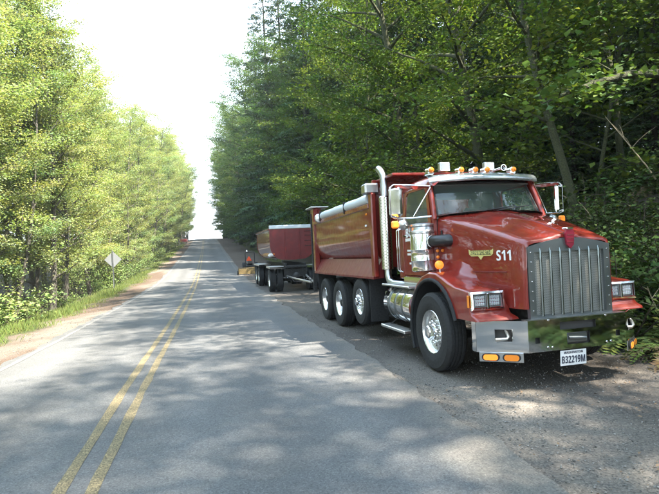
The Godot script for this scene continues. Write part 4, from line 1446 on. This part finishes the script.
func build_ground():
	# the land, one sheet to the horizon
	var xs := []
	var x := -6.0
	while x < 14.0:
		xs.append(x); x += 0.25
	x = 14.0
	var st := 0.5
	while x < 900.0:
		xs.append(x); x += st; st *= 1.14
	x = -6.25; st = 0.4
	while x > -900.0:
		xs.push_front(x); x -= st; st *= 1.14
	var fs := []
	var f := -3.0
	while f < 900.0:
		fs.append(f); f += 0.3 if f < 22.0 else 0.3 + (f - 22.0) * 0.028
	f = -4.0; st = 1.2
	while f > -600.0:
		fs.push_front(f); f -= st; st *= 1.15
	var lv := Leaves.new()
	var n1 := noise(0.5, 61, 4)
	var n2 := noise(0.09, 62, 3)
	var dirt := Color(0.16, 0.137, 0.115)
	var pale := Color(0.31, 0.268, 0.225)
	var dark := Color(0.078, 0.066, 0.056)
	var soil := Color(0.095, 0.076, 0.05)
	var turf := Color(0.065, 0.085, 0.02)
	var rust := Color(0.15, 0.095, 0.062)
	var nf := fs.size()
	var nx := xs.size()
	for i in nf:
		for j in nx:
			var ff: float = fs[i]
			var xx: float = xs[j]
			lv.v.append(Vector3(xx, land_y(xx, ff) - 0.012, -ff))
			var xr := xx + bend(ff)
			var a := n1.get_noise_2d(xx, ff)
			var b := n2.get_noise_2d(xx * 3.0, ff)
			var c := dirt
			if xr > 0:
				# packed gravel of the pull-out: paler and dustier in the open front part, oily and dark where trucks stand
				c = dirt.lerp(pale, clamp(0.35 + b * 1.6 + a * 0.7, 0.0, 1.0))
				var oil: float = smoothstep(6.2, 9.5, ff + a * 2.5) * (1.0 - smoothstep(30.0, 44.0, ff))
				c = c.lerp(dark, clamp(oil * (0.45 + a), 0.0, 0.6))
				c = c.lerp(rust, smoothstep(30.0, 45.0, ff) * 0.8)
				c = c.lerp(soil, smoothstep(5.7, 6.8, xr + a * 1.2))
			else:
				c = rust.lerp(pale, clamp(0.12 + b * 1.3 + a * 0.7, 0.0, 0.7))
				c = c.lerp(turf, smoothstep(-4.9, -5.6, xr + a * 0.9))
				c = c.lerp(soil, smoothstep(-6.5, -8.0, xr + a))
			lv.c.append(c)
	var nrm := PackedVector3Array()
	nrm.resize(nf * nx)
	for i in nf:
		for j in nx:
			var k := i * nx + j
			var du: Vector3 = lv.v[i * nx + min(j + 1, nx - 1)] - lv.v[i * nx + max(j - 1, 0)]
			var dv: Vector3 = lv.v[min(i + 1, nf - 1) * nx + j] - lv.v[max(i - 1, 0) * nx + j]
			nrm[k] = du.cross(dv).normalized() * (1.0 if du.cross(dv).y > 0 else -1.0)
			if i > 0 and j > 0:
				for q in [k - nx - 1, k, k - nx, k - nx - 1, k - 1, k]: lv.ix.append(q)
	lv.n = nrm
	var o := part("ground", lv.mesh(), M.ground, self)
	tag(o, "dirt shoulders, grass verges and forest floor beside the road", "ground", "", "structure")
	# the asphalt
	var an := noise(0.25, 71, 4)
	var bn := noise(1.3, 72, 3)
	var asphalt := func(xx: float, ff: float) -> Color:
		var v := 0.138 + 0.028 * an.get_noise_2d(xx * 1.6, ff * 0.35) + 0.02 * bn.get_noise_2d(xx, ff)
		# wheel paths polished a little paler, oil drip line darker between them
		for tr in [-2.75, -1.6, -0.35, 1.35]:
			v += 0.02 * exp(-pow((xx - tr) / 0.28, 2.0))
		for tr in [-2.2, 0.5]:
			v -= 0.016 * exp(-pow((xx - tr) / 0.3, 2.0))
		var edge: float = smoothstep(1.75, 2.3, xx + an.get_noise_2d(ff * 3.0, 9.0) * 0.5)
		return Color(v * 0.99, v * 0.99, v * 0.985).lerp(Color(0.20, 0.178, 0.152), edge * 0.9)
	o = part("road", strip(-60.0, 320.0, -3.66, 2.33, 0.014, 0.13, 40, 0.15, 81, asphalt), M.asphalt, self)
	tag(o, "grey two lane asphalt road running over a rise", "road", "", "structure")
	var flat := func(_x: float, _f: float) -> Color: return Color(1, 1, 1)
	for e in [[-1.24, -1.14], [-1.0, -0.9]]:
		part("yellow_line", strip(-40.0, 300.0, e[0], e[1], 0.019, 0.12, 1, 0.018, int(e[0] * -100), flat), M.yellow, o)
	part("white_line", strip(-40.0, 300.0, -3.5, -3.4, 0.019, 0.12, 1, 0.022, 5, flat), M.white_line, o)
	part("white_line", strip(44.0, 300.0, 1.98, 2.05, 0.019, 0.2, 1, 0.02, 6, flat), M.white_line, o)
	# loose stones on the shoulders
	var stones := []
	for k in 3:
		var g := Geo.new()
		var r := RandomNumberGenerator.new()
		r.seed = 300 + k
		var p := []
		for i in 6: p.append([Vector3.RIGHT, Vector3.LEFT, Vector3.UP * 0.7, Vector3.DOWN * 0.7, Vector3.BACK, Vector3.FORWARD][i] * r.randf_range(0.7, 1.2))
		for t in [[2, 0, 4], [2, 4, 1], [2, 1, 5], [2, 5, 0], [3, 4, 0], [3, 1, 4], [3, 5, 1], [3, 0, 5]]: g.tri(p[t[0]], p[t[2]], p[t[1]])
		stones.append(g.mesh())
	M.stone = mat(Color(1, 1, 1), 0.9)
	M.stone.vertex_color_use_as_albedo = true
	for k in 3:
		var mm := MultiMesh.new()
		mm.transform_format = MultiMesh.TRANSFORM_3D
		mm.use_colors = true
		mm.mesh = stones[k]
		mm.instance_count = 5200
		for i in mm.instance_count:
			var ff: float
			var xx: float
			if rng.randf() < 0.78:
				ff = 1.5 + 13.0 * pow(rng.randf(), 1.4); xx = rng.randf_range(2.15, 6.6)
			else:
				ff = rng.randf_range(5.0, 26.0); xx = rng.randf_range(-5.1, -3.55)
			var sc := 0.004 + 0.012 * pow(rng.randf(), 3.0)
			mm.set_instance_transform(i, Transform3D(Basis.from_euler(Vector3(rng.randf() * 6, rng.randf() * 6, rng.randf() * 6)) * sc, on_land(xx, ff, -0.01 + sc * 0.3)))
			var v := rng.randf_range(0.07, 0.22)
			mm.set_instance_color(i, Color(v, v * 0.95, v * 0.88))
		var mi := MultiMeshInstance3D.new()
		mi.name = numbered("gravel"); mi.multimesh = mm; mi.material_override = M.stone
		add_child(mi)
		tag(mi, "loose small gravel stones scattered over the dirt shoulders", "gravel", "loose gravel", "stuff")

	# fallen leaves and bits of bark on the pull-out
	var lf := Leaves.new()
	lf.leaf(Vector3(-0.5, 0, 0), Vector3.RIGHT, Vector3.UP, 1.0, 0.6, Color(1, 1, 1), 0.18)
	var mm := MultiMesh.new()
	mm.transform_format = MultiMesh.TRANSFORM_3D
	mm.use_colors = true
	mm.mesh = lf.mesh()
	mm.instance_count = 2200
	for i in mm.instance_count:
		var ff: float = 1.0 + 22.0 * pow(rng.randf(), 1.3)
		var xx: float = 2.0 + 4.8 * pow(rng.randf(), 0.6)
		if rng.randf() < 0.12: xx = rng.randf_range(-5.4, -3.6)
		mm.set_instance_transform(i, Transform3D(Basis.from_euler(Vector3(rng.randf_range(-0.4, 0.4), rng.randf() * TAU, rng.randf_range(-0.4, 0.4))) * rng.randf_range(0.012, 0.05), on_land(xx, ff, 0.008 if xx > 2.45 else 0.03)))
		mm.set_instance_color(i, Color(0.13, 0.085, 0.05) * rng.randf_range(0.45, 1.5))
	var mi := MultiMeshInstance3D.new()
	mi.name = numbered("fallen_leaves"); mi.multimesh = mm; mi.material_override = M.stone
	add_child(mi)
	tag(mi, "small brown fallen leaves littering the dirt shoulder", "leaves", "", "stuff")

# ------------------------------------------------------------------ woods
func build_woods():
	var sage := Color(0.21, 0.258, 0.112)
	var lime := Color(0.235, 0.278, 0.118)
	var fresh := Color(0.165, 0.23, 0.11)
	var left := [
		broadleaf({seed = 101, h = 17.0, r = 0.17, lean = 0.05, base = 0.14, R = 3.6, limbs = 34, subs = 8, leaves = 125, leaf = 0.092, spread = 0.24, col = sage, sag = 0.05, up0 = 0.6}),
		broadleaf({seed = 102, h = 17.0, r = 0.15, lean = 0.1, base = 0.12, R = 3.9, limbs = 34, subs = 8, leaves = 125, leaf = 0.092, spread = 0.22, col = lime, sag = 0.1, up0 = 0.7}),
		broadleaf({seed = 103, h = 15.0, r = 0.12, lean = 0.1, base = 0.12, R = 3.4, limbs = 36, subs = 8, leaves = 125, leaf = 0.092, spread = 0.24, col = fresh, stems = 3, up0 = 0.5}),
		broadleaf({seed = 104, h = 16.0, r = 0.11, lean = 0.2, base = 0.1, R = 3.8, limbs = 34, subs = 8, leaves = 125, leaf = 0.095, spread = 0.24, col = lime, stems = 2, up0 = 0.5})]
	var leafy := Color(0.105, 0.155, 0.032)
	var deep := Color(0.078, 0.130, 0.036)
	var maple := [
		broadleaf({seed = 201, h = 19.0, r = 0.22, lean = 0.12, base = 0.08, R = 5.6, limbs = 38, subs = 8, leaves = 74, leaf = 0.135, spread = 0.26, col = leafy, sag = -0.25, up0 = 0.2}),
		broadleaf({seed = 202, h = 22.0, r = 0.26, lean = 0.06, base = 0.08, R = 5.0, limbs = 42, subs = 8, leaves = 74, leaf = 0.135, spread = 0.32, col = deep, sag = -0.3, up0 = 0.15}),
		broadleaf({seed = 203, h = 17.0, r = 0.125, lean = 0.22, base = 0.2, R = 5.0, limbs = 32, subs = 8, leaves = 62, leaf = 0.135, spread = 0.24, col = leafy, sag = -0.2, up0 = 0.3}),
		broadleaf({seed = 205, h = 18.0, r = 0.19, lean = 0.1, base = 0.25, R = 5.0, limbs = 24, subs = 6, leaves = 44, leaf = 0.135, spread = 0.26, col = leafy, sag = -0.2, up0 = 0.3}),
		broadleaf({seed = 206, h = 21.0, r = 0.2, lean = 0.08, base = 0.3, R = 4.8, limbs = 24, subs = 6, leaves = 44, leaf = 0.135, spread = 0.26, col = deep, sag = -0.25, up0 = 0.3})]
	var sapling := broadleaf({seed = 204, h = 6.5, r = 0.05, lean = 0.2, base = 0.1, R = 2.4, limbs = 18, subs = 5, leaves = 34, leaf = 0.15, spread = 0.22, col = leafy, sag = -0.3, up0 = 0.2})
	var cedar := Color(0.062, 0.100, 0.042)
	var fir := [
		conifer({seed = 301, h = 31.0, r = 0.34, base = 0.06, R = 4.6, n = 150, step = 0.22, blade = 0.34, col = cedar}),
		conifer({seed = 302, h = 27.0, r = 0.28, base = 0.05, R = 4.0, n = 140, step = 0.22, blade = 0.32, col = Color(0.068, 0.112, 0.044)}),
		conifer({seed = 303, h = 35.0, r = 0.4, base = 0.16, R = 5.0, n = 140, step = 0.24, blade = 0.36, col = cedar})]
	var shrub := [
		bush({seed = 401, h = 1.9, stems = 16, twigs = 8, leaves = 16, leaf = 0.10, spread = 0.10, col = Color(0.135, 0.19, 0.06)}),
		bush({seed = 402, h = 1.5, stems = 14, twigs = 8, leaves = 16, leaf = 0.085, spread = 0.09, col = Color(0.10, 0.15, 0.045)}),
		bush({seed = 403, h = 1.6, stems = 14, twigs = 8, leaves = 14, leaf = 0.10, spread = 0.10, col = Color(0.055, 0.09, 0.02)}),
		bush({seed = 404, h = 1.2, stems = 16, twigs = 7, leaves = 9, leaf = 0.11, spread = 0.08, col = Color(0.075, 0.10, 0.025), wide = 0.4}),
		bush({seed = 405, h = 1.0, stems = 30, twigs = 6, leaves = 5, leaf = 0.13, spread = 0.06, col = Color(0.20, 0.155, 0.085), wide = 0.22}),
		bush({seed = 406, h = 4.2, stems = 16, twigs = 16, leaves = 36, leaf = 0.085, spread = 0.16, col = Color(0.15, 0.195, 0.065)}),
		bush({seed = 407, h = 3.4, stems = 16, twigs = 16, leaves = 34, leaf = 0.085, spread = 0.16, col = Color(0.115, 0.165, 0.055)})]
	# left: bright young broadleaf trees
	var rows := [[-8.8, 2.9, 7.0, 175.0], [-12.0, 3.6, 5.0, 178.0], [-16.5, 5.0, 8.0, 150.0], [-23.0, 9.0, 12.0, 150.0]]
	var names := ["tall thin tree with sunlit yellow green leaves on the roadside opposite the truck", "slender leaning tree with pale lime leaves on the roadside opposite the truck", "three stemmed tree with fresh green leaves on the roadside opposite the truck", "two stemmed low branching tree with lime leaves on the roadside opposite the truck"]
	for rw in rows:
		var f: float = rw[2]
		while f < rw[3]:
			var k := rng.randi() % 4
			var x: float = lerp(rw[0], rw[0] + 1.6, smoothstep(40.0, 130.0, f)) + rng.randf_range(-1.1, 1.1) - bend(f)
			var sc: float = rng.randf_range(0.93, 1.05) * lerp(0.93, 1.3, smoothstep(35.0, 110.0, f))
			plant("roadside_tree", names[k], "tree", "sunlit trees along the grassy side of the road", left[k], M.bark_alder, M.leaf_left, on_land(x, f), sc)
			f += rw[1] * rng.randf_range(0.7, 1.3) * (1.0 + f / 250.0)
	for a in [[-9.8, 23.5, 3, 1.0], [-9.2, 27.5, 0, 1.06], [-9.8, 31.0, 3, 1.1], [-10.4, 34.5, 0, 1.08], [-9.6, 40.5, 3, 1.08], [-9.4, 46.0, 0, 1.1]]:
		plant("roadside_tree", names[a[2]], "tree", "sunlit trees along the grassy side of the road", left[a[2]], M.bark_alder, M.leaf_left, on_land(a[0] - bend(a[1]), a[1]), a[3])
	# right: conifers with maples in front
	var mnames := ["spreading maple with drooping green boughs at the wood's edge behind the truck side", "tall maple with dark green leaves at the edge of the dark wood", "leaning maple with green leaves at the edge of the dark wood", "thinly leaved maple standing behind the parked truck", "tall thinly leaved maple standing behind the parked truck"]
	for a in [[9.6, 12.0, 2, 1.0, 0.0], [9.9, 17.0, 0, 0.95, 0.0], [9.0, 23.5, 1, 0.95, 0.0]]:
		plant("maple_tree", mnames[a[2]], "tree", "maples at the edge of the dark wood", maple[a[2]], M.bark_moss, M.leaf_maple, on_land(a[0], a[1]), a[3])
	var f := 30.0
	while f < 182.0:
		var k := rng.randi() % 3
		var near_x: float = lerp(9.0, 6.4, smoothstep(40.0, 120.0, f))
		plant("maple_tree", mnames[k], "tree", "maples at the edge of the dark wood", maple[k], M.bark_moss, M.leaf_maple, on_land(near_x + rng.randf_range(-0.8, 1.2) - bend(f), f), rng.randf_range(0.95, 1.25) * lerp(1.0, 1.25, smoothstep(50.0, 130.0, f)))
		f += rng.randf_range(3.6, 5.6) * (1.0 + f / 250.0)
	for a in [[14.2, 15.5, 3, 0.8], [14.6, 21.0, 1, 0.62], [15.0, 6.5, 3, 0.75], [18.0, 12.5, 1, 0.6], [18.5, 18.5, 0, 0.62], [13.5, 26.5, 0, 0.8]]:
		plant("maple_tree", mnames[a[2]], "tree", "maples at the edge of the dark wood", maple[a[2]], M.bark_moss, M.leaf_maple, on_land(a[0], a[1]), a[3])
	var fnames := ["dense dark conifer with drooping boughs in the wood beyond the truck side", "shorter dark green conifer in the wood beyond the truck side", "very tall conifer with a bare lower trunk in the dark wood"]
	for rw in [[12.6, 4.6, 30.0, 182.0], [17.0, 5.5, 27.0, 176.0], [22.5, 5.0, 3.0, 110.0], [27.0, 5.5, 4.0, 50.0], [33.0, 6.0, 6.0, 50.0]]:
		f = rw[2]
		while f < rw[3]:
			var k := rng.randi() % 3
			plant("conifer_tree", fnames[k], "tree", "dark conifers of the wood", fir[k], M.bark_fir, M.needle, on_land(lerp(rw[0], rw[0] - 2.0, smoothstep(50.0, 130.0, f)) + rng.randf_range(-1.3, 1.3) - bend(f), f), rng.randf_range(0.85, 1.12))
			f += rw[1] * rng.randf_range(0.7, 1.3) * (1.0 + f / 250.0)
	for a in [[8.8, 58.0, 0, 1.12], [8.4, 68.0, 2, 1.08], [8.0, 80.0, 0, 1.2], [9.5, 47.0, 1, 1.15]]:
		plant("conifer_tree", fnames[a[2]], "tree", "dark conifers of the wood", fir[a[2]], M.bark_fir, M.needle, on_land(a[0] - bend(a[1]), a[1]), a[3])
	for i in 26:
		var k := rng.randi() % 2
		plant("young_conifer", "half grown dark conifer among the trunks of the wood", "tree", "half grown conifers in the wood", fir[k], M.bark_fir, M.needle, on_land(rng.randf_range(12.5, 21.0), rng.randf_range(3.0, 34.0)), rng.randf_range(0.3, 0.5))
	# behind the photographer, where the chrome mirrors them and the near road gets its shade
	for a in [[9.3, 8.6, 1], [13.6, 10.5, 4], [11.0, -13.0, 1], [10.5, -17.0, 2], [11.0, -27.0, 0], [11.0, -40.0, 1]]:
		plant("maple_tree", mnames[a[2]], "tree", "maples at the edge of the dark wood", maple[a[2]], M.bark_moss, M.leaf_maple, on_land(a[0], a[1]), 1.0)
	for a in [[23.0, -4.0, 0], [17.0, -16.0, 1], [16.0, -24.0, 2], [16.0, -36.0, 0]]:
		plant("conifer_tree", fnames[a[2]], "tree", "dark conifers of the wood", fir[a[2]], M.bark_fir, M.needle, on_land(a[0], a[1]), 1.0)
	for a in [[9.2, -1.7, 4, 1.2], [8.6, 0.6, 4, 1.08], [9.6, -5.2, 4, 1.2], [9.8, -9.5, 4, 1.15], [13.2, -4.2, 3, 1.1], [8.8, 4.6, 4, 0.8]]:
		plant("maple_tree", mnames[a[2]], "tree", "maples at the edge of the dark wood", maple[a[2]], M.bark_moss, M.leaf_maple, on_land(a[0], a[1]), a[3])
	for i in 14:
		var k := rng.randi() % 4
		plant("roadside_tree", names[k], "tree", "sunlit trees along the grassy side of the road", left[k], M.bark_alder, M.leaf_left, on_land(-9.0 - (i % 2) * 4.0, 2.0 - i * 3.4), 1.0)
	for i in 6:
		var ff := 138.0 + i * 8.0
		plant("maple_tree", mnames[i % 2], "tree", "maples at the edge of the dark wood", maple[i % 2], M.bark_moss, M.leaf_maple, on_land(6.6 - 0.25 * i - bend(ff), ff), 1.15)
		plant("roadside_tree", names[i % 2], "tree", "sunlit trees along the grassy side of the road", left[i % 2], M.bark_alder, M.leaf_left, on_land(-7.6 + 0.25 * i - bend(ff), ff + 3.0), 1.3)
	# saplings that fill the wood's edge
	f = 13.0
	while f < 185.0:
		plant("maple_sapling", "young maple sapling filling the edge of the dark wood", "sapling", "saplings at the edge of the wood", sapling, M.bark_moss, M.leaf_maple, on_land(lerp(8.2, 6.0, smoothstep(50.0, 130.0, f)) + rng.randf_range(-0.5, 2.5) - bend(f), f), rng.randf_range(0.7, 1.3))
		f += rng.randf_range(1.8, 4.0) * (1.0 + f / 120.0)
	# shrubs, left
	f = 7.0
	while f < 150.0:
		var k := rng.randi() % 2
		var big := rng.randf() < 0.45
		plant("roadside_shrub", ["low pale yellow green shrub at the foot of the bright trees", "low green leafy shrub at the foot of the bright trees", "tall pale yellow green shrub reaching up among the bright trees", "tall green leafy shrub reaching up among the bright trees"][k + (2 if big else 0)], "shrub", "shrubs along the grassy verge", shrub[k + (5 if big else 0)], M.twig, M.leaf_bush, on_land((-8.6 if big else -7.4) + (-0.9 if f > 20.0 and f < 38.0 else 0.0) + rng.randf_range(-1.0, 0.5) - bend(f), f), rng.randf_range(0.7, 1.15) if big else rng.randf_range(0.5, 1.5), "foliage", "stem")
		f += rng.randf_range(0.7, 1.9) * (1.0 + f / 60.0)
	# undergrowth, right bank
	for i in 150:
		var ff: float = -7.0 + 34.0 * rng.randf()
		var x: float = 6.6 + 7.0 * pow(rng.randf(), 1.4)
		var k := 2 + rng.randi() % 2
		plant("bank_shrub", ["leafy green shrub on the bank beside the truck", "narrow leaved bramble on the bank beside the truck"][k - 2], "shrub", "undergrowth on the bank", shrub[k], M.twig, M.leaf_bush, on_land(x, ff), rng.randf_range(0.6, 1.3), "foliage", "stem")
	for i in 34:
		var k := 2 + rng.randi() % 2
		plant("bank_shrub", ["leafy green shrub on the bank beside the truck", "narrow leaved bramble on the bank beside the truck"][k - 2], "shrub", "undergrowth on the bank", shrub[k], M.twig, M.leaf_bush, on_land(rng.randf_range(6.9, 9.6), rng.randf_range(3.6, 10.5)), rng.randf_range(0.5, 0.95), "foliage", "stem")
	for i in 22:
		plant("dry_brush", "tan dead brush tangled on the bank beside the truck", "brush", "dead brush on the bank", shrub[4], M.dry, M.leaf_bush, on_land(rng.randf_range(6.3, 10.0), -1.0 + 15.0 * rng.randf()), rng.randf_range(0.4, 0.8), "foliage", "stem")
	var ferns := [fern(501, Color(0.085, 0.125, 0.028), 13), fern(502, Color(0.12, 0.155, 0.04), 11), fern(503, Color(0.24, 0.18, 0.085), 9)]
	for i in 190:
		var ff: float = -3.0 + 22.0 * rng.randf()
		var k := rng.randi() % 5 % 3
		var o := part("sword_fern", ferns[k], M.leaf_bush, self)
		tag(o, ["arching green sword fern on the bank beside the truck", "light green sword fern on the bank beside the truck", "withered brown fern on the bank beside the truck"][k], "fern", "ferns on the bank")
		o.position = on_land(6.15 + 5.8 * pow(rng.randf(), 1.8), ff)
		o.rotation = Vector3(rng.randf_range(-0.15, 0.15), rng.randf() * TAU, rng.randf_range(-0.1, 0.25))
		o.scale = Vector3.ONE * rng.randf_range(0.7, 1.25)
	# dry dead branches lying in the undergrowth
	for i in 40:
		var g := Geo.new()
		var r := RandomNumberGenerator.new()
		r.seed = 900 + i
		var d := Vector3(r.randf_range(-1, 1), r.randf_range(0.0, 1.1), r.randf_range(-1, 1)).normalized()
		var l := r.randf_range(0.7, 2.2)
		var pts := bend_path(Vector3.ZERO, d, l, 5, -0.2, r, 0.16)
		g.tube(pts, [0.02, 0.017, 0.014, 0.011, 0.008, 0.004], 5)
		for q in 4:
			g.tube(bend_path(along(pts, r.randf_range(0.3, 0.9)), (d + Vector3(r.randf_range(-1, 1), r.randf_range(-0.6, 0.8), r.randf_range(-1, 1))).normalized(), l * 0.35, 3, 0, r, 0.2), [0.008, 0.006, 0.005, 0.002], 4)
		var o := part("dead_branch", g, M.dry, self)
		tag(o, "dry bleached branch caught in the undergrowth on the bank", "branch", "dead branches on the bank")
		o.position = on_land(rng.randf_range(6.8, 10.5), 4.0 + 11.0 * rng.randf(), rng.randf_range(0.0, 0.5))
	# grass on the left verge
	M.grass = M.leaf_bush
	for k in 2:
		var mm := MultiMesh.new()
		mm.transform_format = MultiMesh.TRANSFORM_3D
		mm.mesh = tuft(600 + k, 26, 0.13 + 0.07 * k, [Color(0.17, 0.18, 0.06), Color(0.12, 0.16, 0.045)][k], 0.1)
		mm.instance_count = 4200
		for i in mm.instance_count:
			var ff: float = 6.0 + 110.0 * pow(rng.randf(), 1.7)
			var x: float = -5.3 - 2.6 * pow(rng.randf(), 1.2) - bend(ff)
			if rng.randf() < 0.1: x = -4.7 - bend(ff) - rng.randf() * 0.9
			if rng.randf() < 0.2 and ff > 34.0: x = 6.0 + rng.randf() * 2.0 - bend(ff)
			var patch: float = clamp(0.75 + 1.6 * land.get_noise_2d(x * 35.0, ff * 22.0), 0.25, 1.6)
			if rng.randf() > patch * 1.1: x -= rng.randf() * 2.0
			mm.set_instance_transform(i, Transform3D(Basis(Vector3.UP, rng.randf() * TAU) * (rng.randf_range(0.5, 1.4) * patch), on_land(x, ff)))
		var mi := MultiMeshInstance3D.new()
		mi.name = numbered("grass"); mi.multimesh = mm; mi.material_override = M.grass
		add_child(mi)
		tag(mi, "short green grass on the verges of the road", "grass", "verge grass", "stuff")
